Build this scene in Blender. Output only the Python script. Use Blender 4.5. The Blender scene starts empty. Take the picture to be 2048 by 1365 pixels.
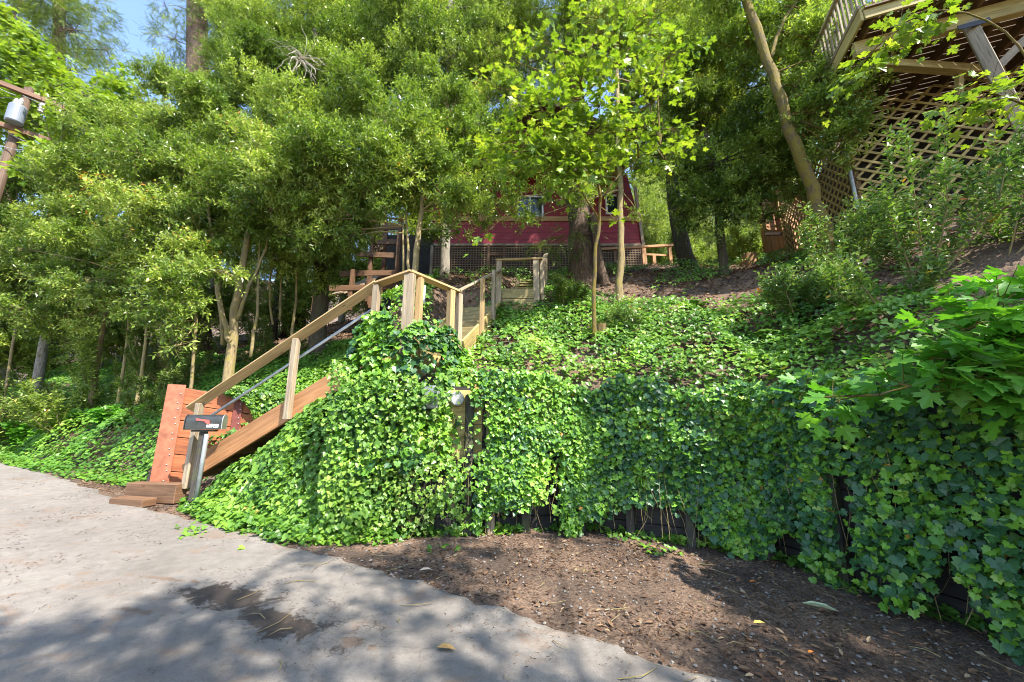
import bpy, math, random
import numpy as np
from mathutils import Vector, Matrix

R = math.radians
scene = bpy.context.scene
COL = scene.collection

# ------------------------------------------------------------------ camera, sky, sun, exposure
F, PITCH, EYE = 750.0, R(12.0), 1.5
cam_d = bpy.data.cameras.new('camera')
cam = bpy.data.objects.new('camera', cam_d); COL.objects.link(cam)
cam_d.sensor_width = 36.0; cam_d.lens = 36.0 * F / 2048.0
cam_d.clip_start = 0.05; cam_d.clip_end = 600
cam.location = (0, 0, EYE); cam.rotation_euler = (R(90) + PITCH, 0, 0)
scene.camera = cam

SUN_DIR = Vector((0.62, -0.62, 1.12)).normalized()      # towards the sun
elev = math.asin(SUN_DIR.z); azim = math.atan2(SUN_DIR.x, SUN_DIR.y)
world = bpy.data.worlds.new('World'); scene.world = world; world.use_nodes = True
wn = world.node_tree.nodes; wl = world.node_tree.links
bg = wn['Background']; sky = wn.new('ShaderNodeTexSky')
sky.sky_type = 'NISHITA'; sky.sun_disc = False
sky.sun_elevation = elev; sky.sun_rotation = azim
sky.air_density = 1.0; sky.dust_density = 0.6; sky.ozone_density = 1.5
wl.new(sky.outputs[0], bg.inputs[0]); bg.inputs[1].default_value = 0.15
sun_d = bpy.data.lights.new('sun', 'SUN'); sun = bpy.data.objects.new('sun', sun_d); COL.objects.link(sun)
sun_d.energy = 3.5; sun_d.angle = R(0.6); sun_d.color = (1.0, 0.945, 0.85)
sun.rotation_euler = (-SUN_DIR).to_track_quat('-Z', 'Y').to_euler()
sun.location = (6, -8, 20)
scene.view_settings.view_transform = 'Standard'; scene.view_settings.look = 'None'
scene.view_settings.gamma = 1; scene.view_settings.use_curve_mapping = False
scene.view_settings.exposure = 1.85
scene.render.engine = 'CYCLES'
scene.cycles.max_bounces = 6; scene.cycles.transparent_max_bounces = 8
scene.cycles.use_denoising = True
scene.cycles.denoising_prefilter = 'ACCURATE'; scene.cycles.pixel_filter_type = 'BLACKMAN_HARRIS'; scene.cycles.filter_width = 1.0

# ------------------------------------------------------------------ helpers
cp, sp = math.cos(PITCH), math.sin(PITCH)
def at(px, py, Y):
    """world point seen at photo pixel (px,py) standing at ground distance Y"""
    dx = (px - 1024) / F; dz = (682.5 - py) / F
    dY = cp - dz * sp; k = Y / dY
    return Vector((dx * k, Y, EYE + (sp + dz * cp) * k))

def mesh_np(name, verts, faces_idx, loop_tot, mat=None, rnd=None, uv=None, smooth=False):
    me = bpy.data.meshes.new(name)
    verts = np.asarray(verts, dtype=np.float32); faces_idx = np.asarray(faces_idx, dtype=np.int32).ravel()
    loop_tot = np.asarray(loop_tot, dtype=np.int32)
    me.vertices.add(len(verts)); me.vertices.foreach_set('co', verts.ravel())
    me.loops.add(len(faces_idx)); me.loops.foreach_set('vertex_index', faces_idx)
    me.polygons.add(len(loop_tot))
    st = np.zeros(len(loop_tot), dtype=np.int32); st[1:] = np.cumsum(loop_tot)[:-1]
    me.polygons.foreach_set('loop_start', st)
    me.polygons.foreach_set('use_smooth', np.full(len(loop_tot), bool(smooth)))
    if rnd is not None:
        a = me.attributes.new('rnd', 'FLOAT', 'FACE'); a.data.foreach_set('value', np.asarray(rnd, dtype=np.float32))
    if uv is not None:
        u = me.uv_layers.new(name='UVMap'); u.data.foreach_set('uv', np.asarray(uv, dtype=np.float32).ravel())
    me.update(calc_edges=True); me.validate()
    if mat is not None: me.materials.append(mat)
    return me

ORG = {}                                   # world origin of every object built
def tag(o, label=None, cat=None, group=None, kind=None):
    if label: o['label'] = label
    if cat: o['category'] = cat
    if group: o['group'] = group
    if kind: o['kind'] = kind
    return o
def empty(name, loc, label, cat, group=None):
    o = bpy.data.objects.new(name, None); COL.objects.link(o); o.location = loc; o.empty_display_size = .2
    ORG[o.name] = Vector(loc); return tag(o, label, cat, group)
def link(name, me, parent=None, org=None):
    """mesh given in world coordinates; moved into the frame of its parent (or of org)"""
    org = ORG[parent.name] if parent is not None else (Vector(org) if org is not None else Vector((0, 0, 0)))
    if org.length > 0: me.transform(Matrix.Translation(-org))
    o = bpy.data.objects.new(name, me); COL.objects.link(o)
    if parent is not None: o.parent = parent
    else: o.location = org
    ORG[o.name] = org
    return o

class MB:
    """collects boxes, bars, tubes; one mesh with UVs in metres (u along the grain)"""
    def __init__(s, seed=0): s.v = []; s.f = []; s.uv = []; s.r = random.Random(seed)
    def poly(s, pts, uvs=None):
        b = len(s.v); s.v += [tuple(p) for p in pts]; s.f.append(list(range(b, b + len(pts))))
        s.uv.append(uvs or [(p[0], p[2]) for p in pts])
    def hexa(s, P, L, W, H):
        # P: 8 points, (x0..1: length)(y)(z) order 000,100,110,010,001,101,111,011
        b = len(s.v); s.v += [tuple(p) for p in P]; o = s.r.uniform(0, 50); q = s.r.uniform(0, 50)
        for idx, kind in (((0, 3, 2, 1), 'w'), ((4, 5, 6, 7), 'w'), ((0, 1, 5, 4), 'h'), ((3, 7, 6, 2), 'h'), ((0, 4, 7, 3), 'e'), ((1, 2, 6, 5), 'e')):
            s.f.append([b + i for i in idx]); uv = []
            for i in idx:
                x = L if i in (1, 2, 5, 6) else 0; y = W if i in (2, 3, 6, 7) else 0; z = H if i > 3 else 0
                uv.append((o + x, q + y) if kind == 'w' else (o + x, q + 7 + z) if kind == 'h' else (o + y * .2, q + z))
            s.uv.append(uv)
    def beam(s, p0, p1, w, h, roll=0.0, up=(0, 0, 1)):
        p0 = Vector(p0); p1 = Vector(p1); a = (p1 - p0); L = a.length; a.normalize()
        u = Vector(up); side = a.cross(u)
        if side.length < 1e-4: side = a.cross(Vector((0, 1, 0)))
        side.normalize(); u = side.cross(a)
        if roll:
            q = Matrix.Rotation(roll, 3, a); side = q @ side; u = q @ u
        P = []
        for z in (-.5, .5):
            P += [p0 + side * (-.5 * w) + u * (z * h), p1 + side * (-.5 * w) + u * (z * h), p1 + side * (.5 * w) + u * (z * h), p0 + side * (.5 * w) + u * (z * h)]
        s.hexa(P, L, w, h); return s
    def box(s, c, sx, sy, sz, ang=0.0, grain='x'):
        c = Vector(c); ax = Vector((math.cos(ang), math.sin(ang), 0)); ay = Vector((-math.sin(ang), math.cos(ang), 0)); az = Vector((0, 0, 1))
        if grain == 'x': a, b, d, l = ax, ay, az, (sx, sy, sz)
        elif grain == 'z': a, b, d, l = az, ax, ay, (sz, sx, sy)
        else: a, b, d, l = ay, az, ax, (sy, sz, sx)
        P = []
        for z in (-.5, .5):
            for x, y in ((-.5, -.5), (.5, -.5), (.5, .5), (-.5, .5)):
                P.append(c + a * (x * l[0]) + b * (y * l[1]) + d * (z * l[2]))
        s.hexa(P, *l); return s
    def tube(s, pts, rad, n=8, cap=True, wob=0.0):
        pts = [Vector(p) for p in pts]
        if not hasattr(rad, '__len__'): rad = [rad] * len(pts)
        b = len(s.v); acc = 0; o = s.r.uniform(0, 50); us = []
        ref = Vector((0, 0, 1)); t0 = (pts[-1] - pts[0]).normalized()
        if abs(t0.z) > .8: ref = Vector((1, 0, 0))
        for i, p in enumerate(pts):
            t = pts[min(i + 1, len(pts) - 1)] - pts[max(i - 1, 0)]
            t = t.normalized() if t.length > 1e-6 else t0
            x = t.cross(ref).normalized(); y = t.cross(x)
            if i: acc += (p - pts[i - 1]).length
            us.append(acc)
            for k in range(n):
                a = 2 * math.pi * k / n; rr = rad[i] * (1 + (s.r.uniform(-wob, wob) if wob else 0))
                s.v.append(tuple(p + x * math.cos(a) * rr + y * math.sin(a) * rr))
        for i in range(len(pts) - 1):
            for k in range(n):
                k2 = (k + 1) % n
                s.f.append([b + i * n + k, b + i * n + k2, b + (i + 1) * n + k2, b + (i + 1) * n + k])
                c = 2 * math.pi * rad[i] / n
                s.uv.append([(us[i] + o, k * c), (us[i] + o, (k + 1) * c), (us[i + 1] + o, (k + 1) * c), (us[i + 1] + o, k * c)])
        if cap:
            s.f.append([b + k for k in range(n)][::-1]); s.uv.append([(0, 0)] * n)
            e = b + (len(pts) - 1) * n; s.f.append([e + k for k in range(n)]); s.uv.append([(0, 0)] * n)
        return s
    def lathe(s, c, axis, prof, n=20):
        """prof: (distance along axis, radius)"""
        axis = Vector(axis).normalized(); c = Vector(c)
        return s.tube([c + axis * a for a, r in prof], [max(r, .0005) for a, r in prof], n)
    def build(s, name, mat, parent=None, bevel=0.0, smooth=False, org=None):
        fi = [i for f in s.f for i in f]; lt = [len(f) for f in s.f]; uv = [u for f in s.uv for u in f]
        me = mesh_np(name, s.v, fi, lt, mat, uv=uv, smooth=smooth)
        o = link(name, me, parent, org)
        if bevel:
            m = o.modifiers.new('bevel', 'BEVEL'); m.width = bevel; m.segments = 1; m.limit_method = 'ANGLE'
        return o

# ------------------------------------------------------------------ materials
MATS = {}
def newmat(name):
    m = bpy.data.materials.new(name); m.use_nodes = True; MATS[name] = m
    n = m.node_tree.nodes; return m, n, m.node_tree.links, n['Principled BSDF']
def ramp(n, stops):
    r = n.new('ShaderNodeValToRGB'); e = r.color_ramp.elements
    while len(e) > 1: e.remove(e[0])
    e[0].position = stops[0][0]; e[0].color = (*stops[0][1], 1)
    for p, c in stops[1:]:
        x = e.new(p); x.color = (*c, 1)
    return r
def bump(n, l, p, src, strength=.3, dist=.02):
    b = n.new('ShaderNodeBump'); b.inputs['Strength'].default_value = strength; b.inputs['Distance'].default_value = dist
    l.new(src, b.inputs['Height']); l.new(b.outputs[0], p.inputs['Normal'])
def mixc(n, l, fac, a, b, mode='MIX'):
    m = n.new('ShaderNodeMix'); m.data_type = 'RGBA'; m.blend_type = mode
    for sock, v in ((0, fac), (6, a), (7, b)):
        if hasattr(v, 'is_linked') or hasattr(v, 'links'): l.new(v, m.inputs[sock])
        elif isinstance(v, (int, float)): m.inputs[sock].default_value = v
        else: m.inputs[sock].default_value = (*v, 1)
    return m.outputs[2]
def noise(n, l, vec, scale, detail=5, rough=.6, dist=0.0):
    t = n.new('ShaderNodeTexNoise'); t.inputs['Scale'].default_value = scale; t.inputs['Detail'].default_value = detail
    t.inputs['Roughness'].default_value = rough; t.inputs['Distortion'].default_value = dist
    if vec is not None: l.new(vec, t.inputs['Vector'])
    return t
def mapping(n, l, src, scale=(1, 1, 1), loc=(0, 0, 0)):
    m = n.new('ShaderNodeMapping'); m.inputs['Scale'].default_value = scale; m.inputs['Location'].default_value = loc
    l.new(src, m.inputs['Vector']); return m.outputs[0]
def worldpos(n):
    g = n.new('ShaderNodeNewGeometry'); return g.outputs['Position']

def wood(name, dark, mid, light, rough=.75, grain=1.0, knots=True, moss=None):
    m, n, l, p = newmat(name)
    uv = n.new('ShaderNodeUVMap').outputs[0]
    g = noise(n, l, mapping(n, l, uv, (2.2, 45 * grain, 1)), 1.0, 6, .65, .6)
    big = noise(n, l, mapping(n, l, uv, (.7, 5, 1)), 1.0, 3, .6, .3)
    r = ramp(n, [(.25, dark), (.5, mid), (.78, light)]); l.new(g.outputs[0], r.inputs[0])
    r2 = ramp(n, [(.3, (.62, .6, .58)), (.7, (1.15, 1.12, 1.1))]); l.new(big.outputs[0], r2.inputs[0])
    c = mixc(n, l, 1.0, r.outputs[0], r2.outputs[0], 'MULTIPLY')
    if knots:
        v = n.new('ShaderNodeTexVoronoi'); v.inputs['Scale'].default_value = 1.0; l.new(mapping(n, l, uv, (1.7, 9, 1)), v.inputs['Vector'])
        k = ramp(n, [(.03, (1, 1, 1)), (.09, (0, 0, 0))]); l.new(v.outputs['Distance'], k.inputs[0])
        c = mixc(n, l, k.outputs[0], c, tuple(x * .45 for x in dark))
    if moss:
        mn = noise(n, l, worldpos(n), 5, 4); mr = ramp(n, [(.45, (0, 0, 0)), (.6, (1, 1, 1))]); l.new(mn.outputs[0], mr.inputs[0])
        c = mixc(n, l, mr.outputs[0], c, moss)
    l.new(c, p.inputs['Base Color']); p.inputs['Roughness'].default_value = rough
    bump(n, l, p, g.outputs[0], .35, .006)
    return m
W_NEW = wood('timber_honey', (.30, .19, .075), (.48, .33, .15), (.62, .46, .25))
W_RED = wood('timber_reddish', (.22, .09, .03), (.40, .19, .075), (.52, .29, .13))
W_GREY = wood('timber_weathered', (.15, .12, .085), (.34, .27, .18), (.52, .43, .30))
W_TREAD = wood('timber_mossy_yellow', (.17, .13, .05), (.30, .24, .10), (.42, .35, .17))
W_DARK = wood('timber_creosote', (.009, .008, .008), (.022, .019, .018), (.045, .039, .034), .7, knots=False)
W_WALLPOST = wood('timber_dark_post', (.02, .018, .016), (.05, .045, .04), (.12, .10, .08), .8, knots=False, moss=(.06, .065, .025))
W_DECK = wood('timber_deck', (.24, .18, .05), (.46, .36, .13), (.62, .50, .22))
W_DECKDARK = wood('timber_deck_dark', (.09, .05, .022), (.17, .10, .045), (.27, .16, .08))
W_ORANGE = wood('painted_orange_plank', (.17, .05, .018), (.36, .11, .038), (.48, .18, .075), .6, .7)
W_BROWN = wood('brown_siding', (.09, .045, .02), (.17, .09, .045), (.24, .14, .075))
W_SUNNY = wood('timber_orange_brown', (.28, .13, .05), (.46, .25, .11), (.58, .36, .18))
W_LATTICE = wood('lattice_strip', (.10, .06, .035), (.20, .13, .075), (.30, .21, .13), knots=False)
W_CAP = wood('mossy_cap', (.10, .07, .03), (.26, .19, .08), (.38, .30, .13), moss=(.20, .19, .04))
W_POLE = wood('pole_wood', (.05, .03, .018), (.10, .06, .035), (.18, .115, .065), knots=False)
W_ARM = wood('crossarm_wood', (.10, .05, .03), (.19, .10, .06), (.28, .16, .10), knots=False)

def plain(name, col, rough=.5, metal=0.0, var=.15, scale=8, bmp=.1):
    m, n, l, p = newmat(name)
    t = noise(n, l, worldpos(n), scale, 5)
    r = ramp(n, [(.3, tuple(max(0, c * (1 - var)) for c in col)), (.7, tuple(min(1, c * (1 + var)) for c in col))]); l.new(t.outputs[0], r.inputs[0])
    l.new(r.outputs[0], p.inputs['Base Color']); p.inputs['Roughness'].default_value = rough; p.inputs['Metallic'].default_value = metal
    if bmp: bump(n, l, p, t.outputs[0], bmp, .01)
    return m
M_STEELRED = plain('red_painted_steel', (.17, .045, .035), .5, 0, .3, 12)
M_STEELORANGE = plain('orange_painted_steel', (.33, .115, .06), .5, 0, .35, 9)
M_BOLT = plain('galvanised_metal', (.55, .54, .52), .4, .8)
M_PIPE = plain('grey_pipe', (.34, .36, .37), .4, .3, .2)
M_WHITE = plain('white_board', (.62, .68, .68), .5, 0, .1, 20)
M_BLACKBOX = plain('black_mailbox_metal', (.06, .063, .06), .34, .55, .25, 14)
M_FLAG = plain('red_flag', (.55, .10, .08), .4, 0, .15)
M_PLATE = plain('white_plate', (.72, .72, .70), .5)
M_INK = plain('black_lettering', (.02, .02, .02), .5)
M_DARKMETAL = plain('dark_bracket', (.02, .02, .022), .45, .5)
M_TRANSFORMER = plain('transformer_grey', (.22, .24, .28), .4, .1, .08, 5)
M_YELLOW = plain('yellow_band', (.70, .50, .04), .5)
M_WIRE = plain('wire', (.25, .25, .26), .5)
M_CERAMIC = plain('ceramic', (.55, .54, .52), .25)
M_STONE = plain('stone', (.20, .175, .15), .85, 0, .4, 30, .4)
M_WINFRAME = plain('white_window_frame', (.74, .74, .72), .5, 0, .05)
M_DARKVOID = plain('painted_shade_board', (.035, .03, .025), .9, 0, .4, 3)  # near-black sheets: shade behind lattice and gaps put into the colour
M_ROOF = plain('brown_shingle', (.10, .07, .05), .9, 0, .4, 20, .5)
m, n, l, p = newmat('window_glass'); p.inputs['Base Color'].default_value = (.02, .03, .03, 1); p.inputs['Roughness'].default_value = .06; M_GLASS = m
p.inputs['Specular IOR Level'].default_value = .8
m, n, l, p = newmat('meter_glass'); p.inputs['Base Color'].default_value = (.9, .9, .9, 1); p.inputs['Roughness'].default_value = .03; p.inputs['Transmission Weight'].default_value = 1.0; M_METERGLASS = m

def siding(name, col, dark, step=.17):
    m, n, l, p = newmat(name)
    pos = worldpos(n); sep = n.new('ShaderNodeSeparateXYZ'); l.new(pos, sep.inputs[0])
    mm = n.new('ShaderNodeMath'); mm.operation = 'MODULO'; mm.inputs[1].default_value = step; l.new(sep.outputs[2], mm.inputs[0])
    dv = n.new('ShaderNodeMath'); dv.operation = 'DIVIDE'; dv.inputs[1].default_value = step; l.new(mm.outputs[0], dv.inputs[0])
    rr = ramp(n, [(0, (.25, .25, .25)), (.06, (.4, .4, .4)), (.12, (1, 1, 1)), (1, (.95, .95, .95))]); l.new(dv.outputs[0], rr.inputs[0])
    t = noise(n, l, mapping(n, l, pos, (2, 2, 9)), 1, 5); r = ramp(n, [(.3, dark), (.7, col)]); l.new(t.outputs[0], r.inputs[0])
    c = mixc(n, l, 1.0, r.outputs[0], rr.outputs[0], 'MULTIPLY'); l.new(c, p.inputs['Base Color']); p.inputs['Roughness'].default_value = .65
    bump(n, l, p, dv.outputs[0], .5, .02)
    return m
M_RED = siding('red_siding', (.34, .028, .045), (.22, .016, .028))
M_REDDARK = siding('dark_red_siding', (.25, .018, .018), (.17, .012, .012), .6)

def bark(name, a, b, c, scale=1.0, moss=None, mossamt=.5, bmpd=.03):
    m, n, l, p = newmat(name)
    uv = n.new('ShaderNodeUVMap').outputs[0]
    g = noise(n, l, mapping(n, l, uv, (5 * scale, 26 * scale, 1)), 1, 6, .65, .4)
    r = ramp(n, [(.28, a), (.5, b), (.72, c)]); l.new(g.outputs[0], r.inputs[0]); col = r.outputs[0]
    if moss:
        mn = noise(n, l, worldpos(n), 7, 6, .7); mr = ramp(n, [(mossamt - .06, (0, 0, 0)), (mossamt + .06, (1, 1, 1))]); l.new(mn.outputs[0], mr.inputs[0])
        col = mixc(n, l, mr.outputs[0], col, moss)
    l.new(col, p.inputs['Base Color']); p.inputs['Roughness'].default_value = .9
    bump(n, l, p, g.outputs[0], .9, bmpd)
    return m
B_LAUREL = bark('laurel_bark', (.12, .09, .05), (.24, .18, .09), (.36, .28, .14), 1, (.26, .21, .06), .55, .01)
B_DARK = bark('dark_bark', (.03, .024, .018), (.07, .055, .035), (.13, .10, .06), 1, (.08, .085, .03), .56)
B_MOSS = bark('mossy_bark', (.05, .035, .02), (.13, .09, .04), (.18, .12, .05), 1, (.17, .125, .015), .48)
B_REDWOOD = bark('redwood_bark', (.04, .025, .018), (.12, .075, .05), (.22, .15, .10), .7, None, .5, .08)
B_GREYTREE = bark('grey_bark', (.14, .12, .10), (.26, .23, .19), (.38, .34, .29), .9, (.12, .11, .05), .6)

def leafmat(name, stops, trans=.35, rough=.42, tcol=(1.25, 1.35, .5), spec=.5, clump=True):
    """stops: colours by per-leaf random"""
    m, n, l, p = newmat(name)
    a = n.new('ShaderNodeAttribute'); a.attribute_name = 'rnd'
    r = ramp(n, stops); l.new(a.outputs['Fac'], r.inputs[0]); col = r.outputs[0]
    if clump:   # leaf colour drifts lighter and darker in broad patches
        t = noise(n, l, worldpos(n), .9, 3); rr = ramp(n, [(.3, (.58, .66, .66)), (.7, (1.32, 1.24, 1.14))]); l.new(t.outputs[0], rr.inputs[0])
        col = mixc(n, l, 1.0, col, rr.outputs[0], 'MULTIPLY')
    l.new(col, p.inputs['Base Color']); p.inputs['Roughness'].default_value = rough; p.inputs['Specular IOR Level'].default_value = spec
    tr = n.new('ShaderNodeBsdfTranslucent'); tc = mixc(n, l, 1.0, col, tcol, 'MULTIPLY'); l.new(tc, tr.inputs['Color'])
    mx = n.new('ShaderNodeMixShader'); mx.inputs[0].default_value = trans
    l.new(p.outputs[0], mx.inputs[1]); l.new(tr.outputs[0], mx.inputs[2]); l.new(mx.outputs[0], n['Material Output'].inputs['Surface'])
    return m
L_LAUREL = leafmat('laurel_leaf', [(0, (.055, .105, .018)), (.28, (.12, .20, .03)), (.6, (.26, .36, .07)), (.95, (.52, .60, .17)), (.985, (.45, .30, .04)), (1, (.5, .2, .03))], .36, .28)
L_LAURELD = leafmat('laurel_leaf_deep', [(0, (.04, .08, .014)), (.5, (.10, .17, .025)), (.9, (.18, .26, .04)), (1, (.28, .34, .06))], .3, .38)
L_MAPLE = leafmat('maple_leaf', [(0, (.12, .23, .022)), (.5, (.22, .35, .035)), (1, (.38, .48, .065))], .42, .40, (1.2, 1.15, .5), .5)
L_MAPLEG = leafmat('maple_leaf_green', [(0, (.08, .24, .025)), (.5, (.13, .34, .035)), (1, (.21, .44, .05))], .4, .4, (1.1, 1.25, .5), .45)
L_CONIFER = leafmat('conifer_needle', [(0, (.06, .10, .02)), (.6, (.15, .22, .035)), (.95, (.25, .32, .06)), (1, (.2, .12, .05))], .25, .6)
L_FAR = leafmat('far_leaf', [(0, (.10, .16, .03)), (.5, (.20, .28, .045)), (1, (.34, .42, .08))], .4, .5)
L_BRUSH = leafmat('brush_leaf', [(0, (.17, .24, .06)), (.5, (.27, .36, .09)), (1, (.42, .46, .18))], .4, .5)
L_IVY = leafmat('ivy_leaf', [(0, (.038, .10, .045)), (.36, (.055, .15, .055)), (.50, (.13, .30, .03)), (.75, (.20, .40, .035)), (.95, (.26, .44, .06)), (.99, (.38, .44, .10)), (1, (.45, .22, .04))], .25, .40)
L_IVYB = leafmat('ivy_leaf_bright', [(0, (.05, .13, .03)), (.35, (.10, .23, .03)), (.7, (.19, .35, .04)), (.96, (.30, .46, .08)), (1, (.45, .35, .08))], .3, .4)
L_COVER = leafmat('ground_cover_leaf', [(0, (.06, .15, .02)), (.4, (.10, .24, .028)), (.8, (.17, .33, .04)), (1, (.28, .40, .07))], .3, .45)
L_SHRUB = leafmat('shrub_leaf', [(0, (.08, .16, .04)), (.5, (.16, .27, .065)), (.93, (.27, .38, .12)), (.97, (.5, .30, .05)), (1, (.5, .16, .03))], .28, .3)
L_DEAD = leafmat('dead_leaf', [(0, (.05, .028, .018)), (.5, (.13, .07, .038)), (.85, (.24, .145, .08)), (1, (.40, .29, .17))], .1, .75, (1, .8, .6), .3, False)
L_FERN = leafmat('fern_leaf', [(0, (.07, .17, .03)), (1, (.16, .30, .05))], .35, .45)

# road
m, n, l, p = newmat('worn_asphalt'); M_ROAD = m
pos = worldpos(n)
fine = noise(n, l, pos, 140, 3, .7); mid = noise(n, l, pos, 9, 6, .7); big = noise(n, l, pos, .55, 4, .6)
r = ramp(n, [(.25, (.135, .120, .104)), (.5, (.185, .166, .147)), (.75, (.235, .213, .19))]); l.new(big.outputs[0], r.inputs[0])
r2 = ramp(n, [(.3, (.75, .73, .71)), (.7, (1.16, 1.15, 1.14))]); l.new(mid.outputs[0], r2.inputs[0])
r3 = ramp(n, [(.25, (.38, .38, .39)), (.45, (1, 1, 1)), (.7, (1.35, 1.32, 1.27))]); l.new(fine.outputs[0], r3.inputs[0])
c = mixc(n, l, 1.0, r.outputs[0], r2.outputs[0], 'MULTIPLY'); c = mixc(n, l, .8, c, r3.outputs[0], 'MULTIPLY')
# needle dust gathered in hollows
dn = noise(n, l, mapping(n, l, pos, (1, 1.6, 1)), 1.7, 8, .72, .8); dr = ramp(n, [(.56, (0, 0, 0)), (.70, (1, 1, 1))]); l.new(dn.outputs[0], dr.inputs[0])
c = mixc(n, l, dr.outputs[0], c, (.20, .13, .085))
# broken patches filled with dirt: soft ellipses warped by noise
warp = noise(n, l, pos, 4.5, 10, .8, .6)
def ellipse(cx, cy, rx, ry, ang, thr):
    mp = n.new('ShaderNodeMapping'); mp.vector_type = 'TEXTURE'; mp.inputs['Location'].default_value = (cx, cy, 0); mp.inputs['Rotation'].default_value = (0, 0, ang); mp.inputs['Scale'].default_value = (rx, ry, 400)
    l.new(pos, mp.inputs['Vector']); ln = n.new('ShaderNodeVectorMath'); ln.operation = 'LENGTH'; l.new(mp.outputs[0], ln.inputs[0])
    ad = n.new('ShaderNodeMath'); ad.operation = 'MULTIPLY_ADD'; ad.inputs[1].default_value = 4.2; ad.inputs[2].default_value = -2.1; l.new(warp.outputs[0], ad.inputs[0])
    sb = n.new('ShaderNodeMath'); sb.operation = 'ADD'; l.new(ln.outputs['Value'], sb.inputs[0]); l.new(ad.outputs[0], sb.inputs[1])
    g = ramp(n, [(thr - .12, (1, 1, 1)), (thr + .12, (0, 0, 0))]); l.new(sb.outputs[0], g.inputs[0]); return g.outputs[0]
def on_road(px, py):
    dx = (px - 1024) / F; dz = (682.5 - py) / F; dY = cp - dz * sp; dZ = sp + dz * cp
    k = (EYE + .05) / (-.04 * dx + .02 * dY - dZ); return Vector((dx * k, dY * k, EYE + dZ * k))
for (ex, ey, rx, ry, an) in ((450, 1205, .55, .20, -.3), (570, 1255, .55, .16, -.35), (270, 1228, .35, .06, -.2), (700, 1290, .5, .08, -.4), (340, 1165, .5, .06, -.1)):
    q = on_road(ex, ey)
    big_one = ry > .1
    c = mixc(n, l, ellipse(q.x, q.y, rx, ry, an, .78 if big_one else .45), c, (.05, .036, .027) if big_one else (.15, .105, .075))
# fine cracks around the broken patch
v = n.new('ShaderNodeTexVoronoi'); v.feature = 'DISTANCE_TO_EDGE'; v.inputs['Scale'].default_value = 7; 
wv = n.new('ShaderNodeVectorMath'); wv.operation = 'ADD'; l.new(pos, wv.inputs[0]); wn2 = noise(n, l, pos, 6, 4)
ws = n.new('ShaderNodeVectorMath'); ws.operation = 'SCALE'; ws.inputs['Scale'].default_value = .25; l.new(wn2.outputs['Color'], ws.inputs[0]); l.new(ws.outputs[0], wv.inputs[1]); l.new(wv.outputs[0], v.inputs['Vector'])
cr = ramp(n, [(.0, (1, 1, 1)), (.035, (0, 0, 0))]); l.new(v.outputs['Distance'], cr.inputs[0])
q = on_road(590, 1240); em = ellipse(q.x, q.y, 1.1, .4, -.35, .75)
crm = mixc(n, l, 1.0, cr.outputs[0], em, 'MULTIPLY'); c = mixc(n, l, crm, c, (.07, .05, .038))
v2 = n.new('ShaderNodeTexVoronoi'); v2.feature = 'DISTANCE_TO_EDGE'; v2.inputs['Scale'].default_value = .55; l.new(wv.outputs[0], v2.inputs['Vector'])
cr2 = ramp(n, [(.0, (.6, .57, .53)), (.004, (1, 1, 1))]); l.new(v2.outputs['Distance'], cr2.inputs[0]); c = mixc(n, l, .7, c, cr2.outputs[0], 'MULTIPLY')
l.new(c, p.inputs['Base Color']); p.inputs['Roughness'].default_value = .88
ad = n.new('ShaderNodeMath'); ad.operation = 'ADD'; l.new(fine.outputs[0], ad.inputs[0]); l.new(mid.outputs[0], ad.inputs[1]); bump(n, l, p, ad.outputs[0], .6, .008)

# soil
m, n, l, p = newmat('forest_soil'); M_SOIL = m
pos = worldpos(n)
a1 = noise(n, l, pos, 38, 6, .75); a2 = noise(n, l, pos, 1.3, 6, .65, .4); a3 = noise(n, l, pos, 160, 3, .7)
r = ramp(n, [(.3, (.045, .032, .025)), (.48, (.115, .078, .056)), (.62, (.22, .155, .11)), (.8, (.36, .27, .20))]); l.new(a1.outputs[0], r.inputs[0])
r2 = ramp(n, [(.38, (.55, .54, .54)), (.62, (1.5, 1.42, 1.32))]); l.new(a2.outputs[0], r2.inputs[0])
r3 = ramp(n, [(.3, (.6, .6, .6)), (.7, (1.35, 1.3, 1.25))]); l.new(a3.outputs[0], r3.inputs[0])
c = mixc(n, l, 1.0, r.outputs[0], r2.outputs[0], 'MULTIPLY'); c = mixc(n, l, 1.0, c, r3.outputs[0], 'MULTIPLY')
l.new(c, p.inputs['Base Color']); p.inputs['Roughness'].default_value = .95; bump(n, l, p, a1.outputs[0], .9, .03)

# ------------------------------------------------------------------ terrain
# foot of the bank, left to right: x, y, rise height, rise width
TOE = np.array([(-60, 30, .3, 1.), (-30, 18.5, .3, 1.), (-18, 12.6, .3, 1.), (-11.3, 9.0, .35, .9), (-8.2, 7.75, .4, .8), (-6.4, 7.2, .5, .6), (-5.2, 6.55, .25, .5), (-4.5, 5.8, .35, .5), (-3.5, 5.15, .7, .7),
                (-2.6, 4.75, 1.1, .7), (-1.6, 4.85, 1.45, .45), (-1.25, 5.2, 1.8, .14), (-.6, 5.38, 1.85, .1), (1.0, 5.8, 1.85, .1), (3.1, 4.98, 1.8, .1), (4.0, 3.1, 1.8, .1), (4.7, .8, 1.8, .1), (5.3, -4, 1.8, .1), (6.5, -30, 1.8, .1)], dtype=float)
POLY = np.vstack([TOE[:, :2], [[90, -30], [90, 140], [-90, 140], [-90, 30]]])
def inside(x, y):
    c = np.zeros(x.shape, bool); n_ = len(POLY); j = n_ - 1
    for i in range(n_):
        xi, yi = POLY[i]; xj, yj = POLY[j]
        if yi != yj:
            t = ((yi > y) != (yj > y)) & (x < (xj - xi) * (y - yi) / (yj - yi) + xi); c ^= t
        j = i
    return c
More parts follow.
